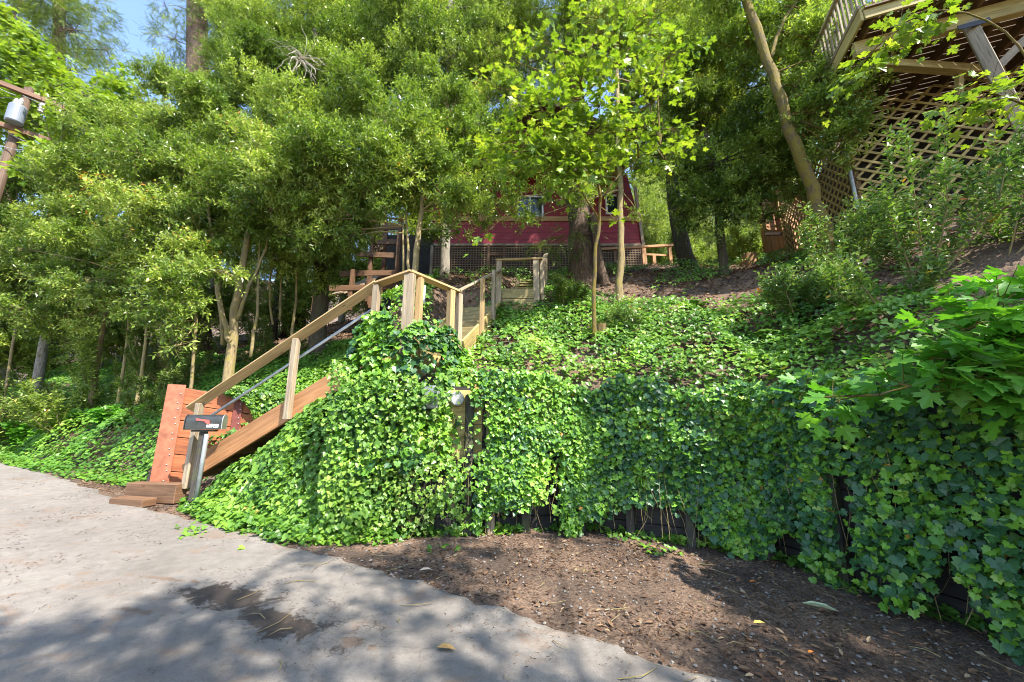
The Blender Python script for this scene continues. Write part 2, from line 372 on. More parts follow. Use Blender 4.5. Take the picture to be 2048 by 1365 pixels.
def toe_info(x, y):
    best = np.full(x.shape, 1e9); h = np.zeros(x.shape); w = np.ones(x.shape)
    for a, b in zip(TOE[:-1], TOE[1:]):
        ex, ey = b[0] - a[0], b[1] - a[1]; L2 = ex * ex + ey * ey
        t = np.clip(((x - a[0]) * ex + (y - a[1]) * ey) / L2, 0, 1)
        d = np.hypot(x - a[0] - t * ex, y - a[1] - t * ey); k = d < best
        best = np.where(k, d, best); h = np.where(k, a[2] + t * (b[2] - a[2]), h); w = np.where(k, a[3] + t * (b[3] - a[3]), w)
    return np.where(inside(x, y), best, -best), h, w
def roadz(x, y): return -.04 * np.clip(x, -30, 10) + .02 * np.clip(y, -20, 14) - .05
def vnoise(x, y, s, seed):
    """cheap smooth value noise"""
    rs = np.random.RandomState(seed); T = rs.rand(64, 64); x = x / s + 1000.3; y = y / s + 1000.7
    i = np.floor(x).astype(int); j = np.floor(y).astype(int); u = x - i; v_ = y - j; u = u * u * (3 - 2 * u); v_ = v_ * v_ * (3 - 2 * v_)
    g = lambda a, b: T[a % 64, b % 64]
    return (g(i, j) * (1 - u) + g(i + 1, j) * u) * (1 - v_) + (g(i, j + 1) * (1 - u) + g(i + 1, j + 1) * u) * v_
PD = np.array([0, 2, 5, 8.7, 12.5, 18, 28, 50, 90, 200.]); PZ = np.array([0, 1.62, 3.5, 5.35, 6.1, 7.2, 11, 24, 46, 60.])
def smooth(t): t = np.clip(t, 0, 1); return t * t * (3 - 2 * t)
STAIRCUT = [((-5.05, 6.15, .50), (-1.9, 5.35, 1.72), .7, -.5), ((-.85, 5.9, 2.35), (-.26, 8.2, 3.72), .75, -.25), ((-2.0, 5.8, 2.2), (-.8, 5.9, 2.3), .6, 0), ((.25, 8.2, 3.95), (.8, 11.4, 5.7), .6, 0)]
def gz(x, y):
    x = np.asarray(x, float); y = np.asarray(y, float); d, h, w = toe_info(x, y)
    up = h * smooth((d - .04) / w) + np.interp(np.maximum(d - .5 * w * (w > .2), 0), PD, PZ)
    z = roadz(x, y) + np.where(d > 0, up, 0)
    z += np.where(d <= 0, .03 * np.exp(np.minimum(d, 0) / .12) * (w > .3), .03 * (w > .3))
    amp = smooth(d / 1.5)
    z += amp * ((vnoise(x, y, 1.6, 1) - .5) * .35 + (vnoise(x, y, .55, 2) - .5) * .14 + (vnoise(x, y, 5, 3) - .5) * .5 * smooth(d / 6))
    # ground is cut away under the flights of stairs
    for (ax0, ay0, az0), (bx0, by0, bz0), half, side_ in STAIRCUT:
        ex_, ey_ = bx0 - ax0, by0 - ay0; L2 = ex_ * ex_ + ey_ * ey_; t = ((x - ax0) * ex_ + (y - ay0) * ey_) / L2; q = ((x - ax0) * ey_ - (y - ay0) * ex_) / math.sqrt(L2)
        lim = az0 + (bz0 - az0) * np.clip(t, -.05, 1.05); wgt = smooth((t + .15) / .1) * smooth((1.1 - t) / .1) * smooth((half + .55 - np.abs(q - side_)) / .55)
        z = np.where(z > lim, z + (lim - z) * wgt, z)
    return z
def gz1(x, y): return float(gz(np.array([x]), np.array([y]))[0])
def gnormal(x, y, e=.12):
    dzx = (gz(x + e, y) - gz(x - e, y)) / (2 * e); dzy = (gz(x, y + e) - gz(x, y - e)) / (2 * e)
    nn = np.stack([-dzx, -dzy, np.ones_like(dzx)], -1); return nn / np.linalg.norm(nn, axis=-1, keepdims=True)

def axis(lo, hi, nlo, nhi, fine):
    a = np.arange(nlo, nhi + 1e-6, fine); left = [nlo]; s_ = fine
    while left[-1] > lo: s_ *= 1.12; left.append(left[-1] - s_)
    right = [nhi]; s_ = fine
    while right[-1] < hi: s_ *= 1.12; right.append(right[-1] + s_)
    return np.concatenate([left[:0:-1], a, right[1:]])
gx = axis(-85, 85, -9, 8, .09); gy = axis(-45, 130, 2, 12, .09)
X, Yg = np.meshgrid(gx, gy, indexing='ij'); Z = gz(X, Yg)
nx, ny = X.shape
V = np.stack([X, Yg, Z], -1).reshape(-1, 3)
ii = (np.arange(nx - 1)[:, None] * ny + np.arange(ny - 1)[None]).ravel()
Fq = np.stack([ii, ii + ny, ii + ny + 1, ii + 1], -1)
ground = link('ground', mesh_np('ground', V, Fq, np.full(len(Fq), 4), M_SOIL, smooth=True)); tag(ground, kind='structure')

# road sheet: verge edge traced along the real tarmac, other side behind the viewpoint
edge = [on_road(px, py) for px, py in ((1400, 1365), (1300, 1325), (1200, 1290), (1125, 1262), (1050, 1240), (960, 1200), (900, 1180), (820, 1158), (750, 1140), (640, 1110), (560, 1090), (500, 1066), (440, 1052), (330, 1030), (200, 985), (100, 950), (20, 931))]
edge = [(p_.x, p_.y) for p_ in edge]
edge = [(9, -6.5), (4.5, .2), (2.2, 2.45)] + edge + [(-16.5, 11.2), (-30, 17.6), (-55, 27)]
E = np.array(edge); seg = np.hypot(*np.diff(E, axis=0).T); S = np.concatenate([[0], np.cumsum(seg)])
ss = np.concatenate([np.arange(0, 26, .035), np.arange(26, S[-1], .5)]); ex = np.interp(ss, S, E[:, 0]); ey = np.interp(ss, S, E[:, 1])
for _ in range(600): ex[1:-1] = (ex[:-2] + ex[1:-1] * 2 + ex[2:]) / 4; ey[1:-1] = (ey[:-2] + ey[1:-1] * 2 + ey[2:]) / 4
tx = np.gradient(ex); ty = np.gradient(ey); tl = np.hypot(tx, ty); nxn, nyn = -ty / tl, tx / tl   # left of travel = camera side
if nyn[200] > 0: nxn, nyn = -nxn, -nyn
rag = (vnoise(ss, ss * 0, .22, 5) - .5) * .12 + (vnoise(ss, ss * 0, .075, 6) - .5) * .06 + (vnoise(ss, ss * 0, 1.1, 7) - .5) * .06
offs = [-.0, .06, .2, .5, 1, 2, 3.5, 5.5]
RV = []
for k, o_ in enumerate(offs):
    xx = ex + nxn * (o_ + (rag if k < 2 else rag * (.4 if k == 2 else 0))); yy = ey + nyn * (o_ + (rag if k < 2 else 0))
    RV.append(np.stack([xx, yy, roadz(xx, yy) + (.002 if k == 0 else .022)], -1))
RV = np.array(RV); m_, n_ = RV.shape[:2]; idx = (np.arange(m_ - 1)[:, None] * n_ + np.arange(n_ - 1)[None]).ravel()
RF = np.stack([idx, idx + 1, idx + n_ + 1, idx + n_], -1)
e1 = RV.reshape(-1, 3)
nz = np.cross(e1[RF[0, 1]] - e1[RF[0, 0]], e1[RF[0, 3]] - e1[RF[0, 0]])[2]
if nz < 0: RF = RF[:, ::-1]
road = link('road', mesh_np('road', e1, RF, np.full(len(RF), 4), M_ROAD)); tag(road, kind='structure')

# ------------------------------------------------------------------ leaves
def norm(a): return a / np.maximum(np.linalg.norm(a, axis=-1, keepdims=True), 1e-9)
def tmpl(outline, base=(0, 0), fold=.18, droop=.15):
    """fan from the leaf base over an outline, folded on the midrib and drooping at the tip"""
    o = np.array([base] + list(outline), float); z = np.abs(o[:, 0]) * fold - droop * o[:, 1] ** 2
    v_ = np.column_stack([o[:, 0], o[:, 1], z]); f = [(0, i, i + 1) for i in range(1, len(o) - 1)]
    return v_, np.array(f)
T_LANCE = (np.array([(0, 0, 0), (-.20, .42, .06), (0, 1, -.12), (.20, .42, .06)], float), np.array([(0, 3, 2), (0, 2, 1)]))
T_OVAL = (np.array([(0, 0, 0), (-.21, .30, .06), (-.17, .68, .03), (0, 1, -.1), (.17, .68, .03), (.21, .30, .06)], float), np.array([(0, 5, 4), (0, 4, 3), (0, 3, 2), (0, 2, 1)]))
T_IVY = tmpl([(.14, -.16), (.44, -.06), (.60, .16), (.40, .34), (.50, .52), (.20, .62), (0, .86), (-.20, .62), (-.50, .52), (-.40, .34), (-.60, .16), (-.44, -.06), (-.14, -.16)], (0, .10), .2, .1)
T_IVYS = tmpl([(.38, -.08), (.56, .18), (.32, .38), (.36, .54), (0, .92), (-.36, .54), (-.32, .38), (-.56, .18), (-.38, -.08)], (0, .05), .22, .12)
def half(pts): return pts + [(-x, y) for x, y in reversed(pts[:-1])] if pts[-1][0] == 0 else pts
T_MAPLE = tmpl(half([(.04, .0), (.30, -.16), (.34, -.02), (.55, .02), (.40, .14), (.62, .30), (.80, .42), (.60, .46), (.62, .60), (.44, .52), (.24, .44), (.26, .62), (.40, .80), (.22, .80), (.15, .92), (0, 1.08)]), (0, .06), .12, .22)
T_CLOVER = (np.array([(0, 0, 0), (-.35, .25, .06), (-.32, .7, 0), (0, .95, -.06), (.32, .7, 0), (.35, .25, .06)], float), np.array([(0, 5, 4), (0, 4, 3), (0, 3, 2), (0, 2, 1)]))
def _fern_strip():
    v_, f = [], []
    for i in range(7):
        t = i / 7.; w = .22 * (1 - t * .75)
        for s_ in (-1, 1):
            b = len(v_); v_ += [(0, t, 0), (s_ * w, t + .10, -.02), (0, t + .075, 0)]; f.append((b, b + 1, b + 2) if s_ < 0 else (b, b + 2, b + 1))
    return np.array(v_, float), np.array(f)
T_SPRAY = _fern_strip()

def frames(yd, nd):
    y = norm(yd); x = norm(np.cross(y, nd)); z = np.cross(x, y); return x, y, z
def stamp(T, pos, yd, nd, sc, rs, widen=None):
    tv, tf = T; N = len(pos); x, y, z = frames(yd, nd); sc = np.asarray(sc).reshape(-1, 1, 1)
    wx = 1.0 if widen is None else np.asarray(widen).reshape(-1, 1, 1)
    v_ = pos[:, None, :] + sc * (tv[None, :, 0:1] * x[:, None] * wx + tv[None, :, 1:2] * y[:, None] + tv[None, :, 2:3] * z[:, None])
    f = (tf[None] + (np.arange(N) * len(tv))[:, None, None]).reshape(-1, 3)
    r_ = np.repeat(rs, len(tf)); return v_.reshape(-1, 3), f, r_
def leaf_mesh(name, parts, mat, mats2=None):
    vs, fs, rs_ = [], [], []; o = 0
    for v_, f, r_ in parts: vs.append(v_); fs.append(f + o); rs_.append(r_); o += len(v_)
    v_ = np.vstack(vs); f = np.vstack(fs); r_ = np.concatenate(rs_)
    return mesh_np(name, v_, f, np.full(len(f), 3), mat, rnd=r_)
def stems_np(P0, P1, r):
    """thin three sided stems P0->P1"""
    N = len(P0); a = norm(P1 - P0); ref = np.where(np.abs(a[:, 2:3]) > .9, np.array([[1., 0, 0]]), np.array([[0, 0, 1.]]))
    x = norm(np.cross(a, ref)); y = np.cross(a, x); r = np.broadcast_to(np.asarray(r, float).reshape(-1, 1), (N, 1))
    vs = []
    for P, k in ((P0, 1.), (P1, .6)):
        for an in (0, 2.094, 4.189): vs.append(P + (x * math.cos(an) + y * math.sin(an)) * r * k)
    v_ = np.stack(vs, 1).reshape(-1, 3); t = np.array([(0, 1, 4), (0, 4, 3), (1, 2, 5), (1, 5, 4), (2, 0, 3), (2, 3, 5)])
    f = (t[None] + (np.arange(N) * 6)[:, None, None]).reshape(-1, 3); return v_, f, np.zeros(len(f))

def rdir(rs, n_): return norm(rs.normal(size=(n_, 3)))
KIND = dict(
    laurel=dict(T=T_LANCE, n=11, twig=.36, leaf=(.10, .165), mat=L_LAUREL, dens=380, up=.55),
    laureld=dict(T=T_LANCE, n=11, twig=.32, leaf=(.085, .14), mat=L_LAURELD, dens=380, up=.3),
    maple=dict(T=T_MAPLE, n=5, twig=.42, leaf=(.10, .18), mat=L_MAPLE, dens=110, up=.1),
    mapleg=dict(T=T_MAPLE, n=4, twig=.22, leaf=(.12, .20), mat=L_MAPLEG, dens=60, up=.1),
    mapletree=dict(T=T_MAPLE, n=6, twig=.5, leaf=(.13, .21), mat=L_MAPLE, dens=95, up=.1),
    conifer=dict(T=T_SPRAY, n=5, twig=.6, leaf=(.35, .6), mat=L_CONIFER, dens=75, up=-.15),
    far=dict(T=T_LANCE, n=12, twig=.7, leaf=(.2, .34), mat=L_FAR, dens=46, up=.3),
    brush=dict(T=T_OVAL, n=12, twig=.6, leaf=(.12, .22), mat=L_BRUSH, dens=40, up=.5),
    shrub=dict(T=T_OVAL, n=11, twig=.38, leaf=(.085, .13), mat=L_SHRUB, dens=150, up=.9),
)
def twigs(K, anchors, dirs, rs, dens_r=None, tone=None):
    """leafy shoots at anchors pointing along dirs"""
    N = len(anchors); n_ = K['n']; L = K['twig'] * rs.uniform(.6, 1.25, (N, 1))
    t = np.tile(np.linspace(.12, 1, n_), (N, 1)) + rs.uniform(-.04, .04, (N, n_))
    side = norm(np.cross(dirs, rdir(rs, N)))
    other = np.cross(dirs, side)
    ang = (np.arange(n_) * 2.4)[None] + rs.uniform(-.5, .5, (N, n_))
    flat = K['T'] in () 
    rad = side[:, None] * np.cos(ang)[..., None] + other[:, None] * np.sin(ang)[..., None]
    sag = np.zeros((N, n_, 3)); sag[..., 2] = -.25 * (L * t ** 2) if K['up'] < .5 else -.05 * (L * t ** 2)
    pos = anchors[:, None] + dirs[:, None] * (L * t)[..., None] + sag
    if K['T'] is T_MAPLE:
        rad = norm(rad * np.array([1, 1, .35])); pos = pos + rad * rs.uniform(.04, .14, (N, n_, 1))
        yd = norm(rad + dirs[:, None] * .6 + np.array([0, 0, -.35])); nd = norm(np.array([0, 0, 1.]) + .45 * rs.normal(size=(N, n_, 3)) + np.array([.12, -.25, 0]))
    elif K['T'] is T_SPRAY:
        rad = norm(rad * np.array([1, 1, .3])); yd = norm(rad * .8 + dirs[:, None] + np.array([0, 0, -.35])); nd = norm(np.array([0, 0, 1.]) + .4 * rs.normal(size=(N, n_, 3)))
    else:
        yd = norm(rad * .95 + dirs[:, None] * .6 + np.array([0, 0, .05]) + .18 * rs.normal(size=(N, n_, 3))); nd = norm(np.array([0, -.15, 1.]) + .45 * rs.normal(size=(N, n_, 3)))
    sc = rs.uniform(*K['leaf'], (N, n_)) * (1 - .35 * t)
    base = rs.rand(N, 1) if tone is None else tone.reshape(N, 1)
    rn = np.clip(.55 * base + .45 * rs.rand(N, n_) + .10 * t - .05, 0, 1)
    parts = [stamp(K['T'], pos.reshape(-1, 3), yd.reshape(-1, 3), nd.reshape(-1, 3), sc.ravel(), rn.ravel())]
    return parts, (anchors, anchors + dirs * L)
def blob_anchors(c, r, N, rs, sq=(1, 1, .8), thr=.36, s_=.8):
    d = rdir(rs, N); rr = r * (.30 + .72 * rs.rand(N, 1) ** .55); P = np.array(c)[None] + d * rr * np.array(sq)
    k = .5 * vnoise(P[:, 0] + P[:, 2] * .6, P[:, 1] - P[:, 2] * .8, s_, 11) + .5 * vnoise(P[:, 0] * .7 + P[:, 1], P[:, 2], s_ * .6, 12)
    keep = k > thr; return P[keep], d[keep]
def clump_anchors(c, r, N, rs):
    M = max(4, int(5 * r ** 1.6) + 3); d = rdir(rs, M); cc = np.array(c)[None] + d * (r * (.25 + .75 * rs.rand(M, 1) ** .5)) * np.array([1, 1, .85])
    w = r * rs.uniform(.22, .46, M); k = rs.choice(M, N, p=w ** 2 / (w ** 2).sum()); u = rdir(rs, N); rad = w[k][:, None] * (.35 + .75 * rs.rand(N, 1) ** .6)
    D = norm(u + .5 * d[k]); return cc[k] + u * rad * np.array([1, 1, .55]), D, (rs.rand(M) ** 1.1)[k]
def blob3(x):   # (px,py,Y,r) pixel-depth -> world
    return tuple(at(x[0], x[1], x[2])), x[3]

def crown(root, kind, blobs, seed, dens=1.0, barkm=B_LAUREL, limb_from=None, sq=(1, 1, .8), thr=.36, name='crown', world=False):
    K = KIND[kind]; rs = np.random.RandomState(seed); parts = []; S0, S1 = [], []
    mb = MB(seed)
    for b in blobs:
        c, r = (b[:3], b[3]) if world else blob3(b)
        N = int(K['dens'] * dens * r ** 2.25 * 1.35)
        tone = None
        if kind in ('laurel', 'laureld', 'far', 'brush', 'mapletree'): A, D, tone = clump_anchors(c, r, N, rs)
        else: A, D = blob_anchors(c, r, N, rs, sq, thr)
        if len(A) == 0: continue
        dirs = norm(D * .8 + np.array([0, 0, K['up']]) + .35 * rs.normal(size=D.shape))
        pr, (p0, p1) = twigs(K, A, dirs, rs, tone=tone); parts += pr; S0.append(p0); S1.append(p1)
        c_ = np.array(c); sub = A[rs.choice(len(A), min(len(A), int(10 + 6 * r)), replace=False)]
        start = Vector(limb_from[min(range(len(limb_from)), key=lambda i: (Vector(limb_from[i]) - Vector(c)).length)]) if limb_from else Vector(c)
        if limb_from:
            mid = start.lerp(Vector(c), .5) + Vector((rs.uniform(-.2, .2), rs.uniform(-.2, .2), .12)) * r
            mb.tube([start, mid, Vector(c)], [.026 * r + .008, .02 * r + .006, .012 * r + .004], 6, cap=False)
        for q in sub:
            e = Vector(q); mid = Vector(c).lerp(e, .5) + Vector(rs.uniform(-.12, .12, 3)) * r + Vector((0, 0, .06 * r))
            mb.tube([Vector(c), mid, e], [.009 * r + .003, .006 * r + .003, .0025], 4, cap=False)
    me = leaf_mesh(name, parts, K['mat'])
    cr_ = link(name, me, root)
    P0 = np.vstack(S0); P1 = np.vstack(S1); v_, f, r_ = stems_np(P0, P1, .0035)
    b = len(mb.v); mb.v += [tuple(q) for q in v_]; mb.f += [[int(a_) + b for a_ in t] for t in f]; mb.uv += [[(0, 0), (.1, 0), (.1, .1)]] * len(f)
    mb.build('branches', barkm, root, smooth=True)
    return cr_

def trunk_pts(pts, jit=.03, seed=0, sub=4):
    r_ = random.Random(seed); P = [Vector(p) for p in pts]; out = []
    for i in range(len(P) - 1):
        p0 = P[max(i - 1, 0)]; p1 = P[i]; p2 = P[i + 1]; p3 = P[min(i + 2, len(P) - 1)]
        for k in range(sub):
            t = k / sub; q = .5 * ((2 * p1) + (p2 - p0) * t + (2 * p0 - 5 * p1 + 4 * p2 - p3) * t * t + (3 * p1 - p0 - 3 * p2 + p3) * t ** 3)
            out.append(q + Vector((r_.uniform(-jit, jit), r_.uniform(-jit, jit), 0)))
    out.append(P[-1]); return out
def tree(name, label, cat, group, base, stems, barkm, crowns, seed=0, kind='laurel', dens=1.0, thr=.36, sq=(1, 1, .8), limbs=True):
    """base (px,py,Y); stems: list of (list of (px,py,Y)|world points, r0, r1)"""
    b = at(*base); b.z = gz1(b.x, b.y)
    root = empty(name, b, label, cat, group); ends = []
    for si, (pts, r0, r1) in enumerate(stems):
        P = [at(*q) if len(q) == 3 and abs(q[0]) > 30 or (len(q) == 3 and q[1] > 60) else Vector(q) for q in pts]
        P[0].z = min(P[0].z, gz1(P[0].x, P[0].y)) - .12 if si == 0 or (P[0] - b).length < .6 else P[0].z
        Q = trunk_pts(P, .02 + r0 * .06, seed + si)
        rr = [r0 + (r1 - r0) * (i / (len(Q) - 1)) + (r0 * .45 * math.exp(-i * .9) if si == 0 else 0) for i in range(len(Q))]
        MB(seed + si).tube(Q, rr, 14 if r0 > .08 else 8, wob=.06).build('trunk', barkm, root, smooth=True)
        ends += Q[len(Q) // 2:]
    if crowns: crown(root, kind, crowns, seed, dens, barkm, ends if limbs else None, thr=thr, sq=sq)
    return root

# ------------------------------------------------------------------ retaining wall
wall = empty('retaining_wall', (1.0, 5.8, 0), 'dark creosoted timber retaining wall with round-faced posts half buried under hanging ivy', 'retaining wall')
WL = [(-1.25, 5.2), (-.6, 5.38), (1.0, 5.8), (3.1, 4.98), (4.0, 3.1), (4.7, .8), (5.3, -4)]
pk = MB(3)
for (x0, y0), (x1, y1) in zip(WL[:-1], WL[1:]):
    L = math.hypot(x1 - x0, y1 - y0); ux, uy = (x1 - x0) / L, (y1 - y0) / L; ox, oy = uy * .035, -ux * .035
    z0 = roadz(x0, y0) - .1; z1 = roadz(x1, y1) - .1
    for k in range(8):
        h0 = .03 + k * .245 + .12; jit = pk.r.uniform(-.008, .008)
        pk.beam((x0 + ox + uy * jit, y0 + oy - ux * jit, z0 + h0), (x1 + ox + uy * jit, y1 + oy - ux * jit, z1 + h0), .06, .236)
pk.build('planking', W_DARK, wall, bevel=.004)
rw = random.Random(8)
for px, Y in ((930, 5.30), (975, 5.36), (1045, 5.52), (1152, 5.62), (1262, 5.55), (1382, 5.28), (1545, 4.78), (1690, 4.2), (1800, 3.75), (1990, 3.22)):
    # stand the post just in front of the planks
    a = at(px, 1060, Y); best = None
    for (x0, y0), (x1, y1) in zip(WL[:-1], WL[1:]):
        for t in np.linspace(0, 1, 60):
            x, y = x0 + (x1 - x0) * t, y0 + (y1 - y0) * t; q = abs(x / y - a.x / a.y)
            if best is None or q < best[0]: best = (q, x, y, (x1 - x0), (y1 - y0))
    _, x, y, ex_, ey_ = best; L = math.hypot(ex_, ey_); nxx, nyy = ey_ / L, -ex_ / L
    z = roadz(x, y); lean = .05; hh = rw.uniform(1.72, 1.95); rd = .062
    P = [(x + nxx * .17, y + nyy * .17, z - .15), (x + nxx * .15, y + nyy * .15, z + .7), (x + nxx * .13, y + nyy * .13, z + hh)]
    b_ = MB(int(px)); an = math.atan2(ey_, ex_)
    b_.beam(P[0], P[2], .105, .13, up=(nxx, nyy, 0))
    o = b_.build('post', W_WALLPOST, wall, bevel=.012)
    if px == 975: o.data.materials[0] = W_GREY; o['label'] = 'paler weathered grey post'
MB(5).beam(tuple(at(1236, 782, 5.68)), tuple(at(1445, 786, 5.30)), .16, .07).build('cap_board', W_CAP, wall, bevel=.01)

# ------------------------------------------------------------------ wooden staircase
A0 = Vector((-5.05, 6.15, .56)); A1 = Vector((-2.0, 5.38, 2.26)); u1 = (A1 - A0); uh = Vector((u1.x, u1.y, 0)).normalized(); bk = Vector((-uh.y, uh.x, 0))
if bk.y < 0: bk = -bk
stair = empty('wooden_staircase', (-3.5, 5.9, .5), 'weathered wooden staircase with handrail climbing from the mailbox up over the ivy bank', 'staircase')
def lerp(a, b, t): return a + (b - a) * t
Zu = Vector((0, 0, 1))
for k, off in ((0, 0), (1, .98)):
    MB(10 + k).beam(A0 + Zu * .16 + bk * off - u1 * .02, A1 + Zu * .17 + bk * off + uh * .06, .05, .30).build('stringer', W_RED, stair, bevel=.004)
ntr = 9
for i in range(ntr):
    t = (i + .35) / (ntr + .2); c = lerp(A0, A1, t) + bk * .49; zt = c.z + .20
    MB(20 + i).beam((c.x - bk.x * .46, c.y - bk.y * .46, zt), (c.x + bk.x * .46, c.y + bk.y * .46, zt), .30, .045).build('tread', W_TREAD, stair, bevel=.004)
    c2 = c - uh * .15
    MB(40 + i).beam((c2.x - bk.x * .46, c2.y - bk.y * .46, zt - .12), (c2.x + bk.x * .46, c2.y + bk.y * .46, zt - .12), .03, .19).build('riser', W_TREAD, stair)
def stpost(p, z0, z1, w=.09, d=.09, m_=W_GREY, ang=None):
    ang = math.atan2(uh.y, uh.x) if ang is None else ang
    return MB(int(abs(p[0]) * 100 + abs(p[1]) * 10)).box((p[0], p[1], (z0 + z1) / 2), w, d, z1 - z0, ang, 'z').build('post', m_, stair, bevel=.005)
rl = lambda t: lerp(1.74, 3.50, t)
for t in (.03, .575, 1.0):
    p = lerp(A0, A1, t) - bk * .07; stpost((p.x, p.y), lerp(.56, 2.26, t) - (.12 if t < .1 else .02), rl(t) - .02)
B1 = Vector((-1.50, 5.22, 3.64)); C1 = Vector((-.93, 6.02, 3.63))
r0 = lerp(A0, A1, -.035) - bk * .06; r0.z = rl(-.035); r1 = A1 - bk * .06; r1.z = rl(1.0)
MB(60).beam(r0, r1, .145, .04, roll=R(-38)).build('handrail', W_NEW, stair, bevel=.005)
MB(61).beam(r1 + Vector((0, 0, .0)), B1 + Vector((.03, -.02, 0)), .14, .04, roll=R(-12)).build('handrail', W_NEW, stair, bevel=.005)
MB(62).beam(B1 + Vector((-.02, -.03, .003)), C1 + Vector((.02, .03, 0)), .14, .04, roll=R(-4)).build('handrail', W_NEW, stair, bevel=.005)
pp = [lerp(A0, A1, -.01) + bk * .10, lerp(A0, A1, .05) + bk * .10, lerp(A0, A1, .98) + bk * .10]
pp[0].z = rl(0) - .34; pp[1].z = rl(.05) - .24; pp[2].z = rl(.98) - .24
MB(63).tube(pp, .022, 10).build('pipe_rail', M_PIPE, stair, smooth=True)
# lower landing
DZ = 2.50
u2 = Vector((.30, .954, 0)); lf = Vector((-.954, .30, 0))
ld = MB(70)
for i in range(9):
    a = Vector((-2.0, 5.36, DZ)) + Vector((.03, .115, 0)) * i; b = Vector((-1.50 + .082 * i, 5.24 + .115 * i * .83, DZ))
    ld.beam(a + Vector((-.02, .05, 0)), b + Vector((0, .05, 0)), .105, .04)
ld.build('landing_deck', W_TREAD, stair)
stpost((-1.50, 5.20), .9, 3.61, .15, .09, W_GREY, -.2); stpost((-1.38, 5.33), .9, 3.60, .09, .09, W_NEW, -.2)
stpost((-1.00, 5.88), 1.2, 3.60, .10, .10, W_NEW, .9); stpost((-.89, 6.05), 1.2, 3.60, .09, .09, W_GREY, .9)
cl_ = MB(75)
for k in range(7):
    zc = .95 + k * .235
    cl_.beam((-2.0, 5.40, zc), (-1.52, 5.285, zc), .04, .228); cl_.beam((-1.47, 5.28, zc), (-.90, 6.02, zc), .04, .228)
cl_.build('cladding', W_DECK, stair)
cl2 = MB(76)
for k in range(4): cl2.beam((-1.26, 5.13, 1.10 + k * .235), (-.42, 5.36, 1.10 + k * .235), .045, .228)
o = cl2.build('cladding', W_DECK, stair); o['label'] = 'mossy tan boards around the electric meter'
# upper flight
D0 = Vector((-.80, 6.12, 2.50)); D1 = Vector((-.26, 8.2, 3.86)); u3 = D1 - D0; uh3 = Vector((u3.x, u3.y, 0)).normalized(); l3 = Vector((-uh3.y, uh3.x, 0))
for k, off in ((0, 0), (1, .9)):
    MB(80 + k).beam(D0 + Zu * .16 + l3 * off, D1 + Zu * .16 + l3 * off, .05, .30).build('stringer', W_DECK, stair, bevel=.004)
for i in range(7):
    t = (i + .3) / 7; c = lerp(D0, D1, t) + l3 * .45; zt = c.z + .22
    MB(90 + i).beam(tuple(c - l3 * .42 + Zu * .22), tuple(c + l3 * .42 + Zu * .22), .31, .045).build('tread', W_TREAD, stair)
    c2 = c - uh3 * .155
    MB(100 + i).beam(tuple(c2 - l3 * .42 + Zu * .11), tuple(c2 + l3 * .42 + Zu * .11), .03, .19).build('riser', W_TREAD, stair)
an3 = math.atan2(uh3.y, uh3.x)
for t in (.33, .66):
    p = lerp(D0, D1, t) - l3 * .06; stpost((p.x, p.y), p.z, p.z + 1.22, .09, .07, W_NEW if t < .5 else W_GREY, an3)
MB(110).beam(Vector((-.92, 6.0, 3.63)), Vector((-.30, 8.2, 4.93)), .13, .04, roll=R(-12)).build('handrail', W_GREY, stair, bevel=.005)
stpost((-.30, 8.2), 3.75, 5.16, .12, .09, W_GREY, 0); stpost((.56, 8.2), 4.05, 5.2, .14, .09, W_GREY, 0); stpost((.70, 8.26), 3.9, 5.2, .09, .09, W_GREY, 0)
MB(111).beam((-.38, 8.2, 5.18), (.72, 8.2, 5.22), .14, .04, roll=R(14)).build('handrail', W_NEW, stair, bevel=.005)
bx_ = MB(112)
for k in range(3): bx_.beam((-.22, 8.16, 3.85 + k * .245), (.5, 8.16, 3.85 + k * .245), .045, .236)
bx_.build('riser_box', W_TREAD, stair, bevel=.005)
dk = MB(113)
for k in range(8): dk.beam((-.3, 8.26 + k * .15, 4.36), (.72, 8.26 + k * .15, 4.36), .142, .04)
dk.build('landing_deck', W_TREAD, stair)
for k, off in ((0, 0), (1, -.8)):
    MB(114 + k).beam((.66 + off, 9.3, 4.35), (1.1 + off, 11.6, 5.9), .05, .28).build('stringer', W_GREY, stair)
for i in range(8):
    t = (i + .3) / 8; c = lerp(Vector((.26, 9.3, 4.5)), Vector((.7, 11.6, 6.0)), t)
    MB(118 + i).box(tuple(c), .74, .28, .045, .0).build('tread', W_TREAD, stair)
for t in (0, .2, .4, .6, .8, 1):
    p = lerp(Vector((.72, 8.5, 4.3)), Vector((1.15, 11.6, 6.0)), t); stpost((p.x, p.y), p.z - .3, p.z + .95, .07, .07, W_GREY, .1)
MB(130).beam((.72, 8.4, 5.2), (1.15, 11.6, 6.95), .12, .04, roll=R(-15)).build('handrail', W_GREY, stair)
# footing timbers at the street
q = at(345, 958, 6.05)
MB(131).beam((-5.95, 6.22, .42), (-5.0, 6.02, .43), .18, .28).build('footing_timber', W_BROWN, stair, bevel=.01)
MB(132).beam((-5.85, 5.92, .345), (-5.25, 5.80, .34), .20, .11).build('footing_timber', W_BROWN, stair, bevel=.01)

# sign board hung under the landing rail
sg = MB(133); c = at(843, 588, 5.75); sg.beam(c + Vector((-.055, 0, 0)), c + Vector((.055, .03, 0)), .012, .30)
o = sg.build('sign_board', M_WHITE, None, org=c, bevel=.003); tag(o, 'small pale blank board fixed under the landing handrail', 'board')

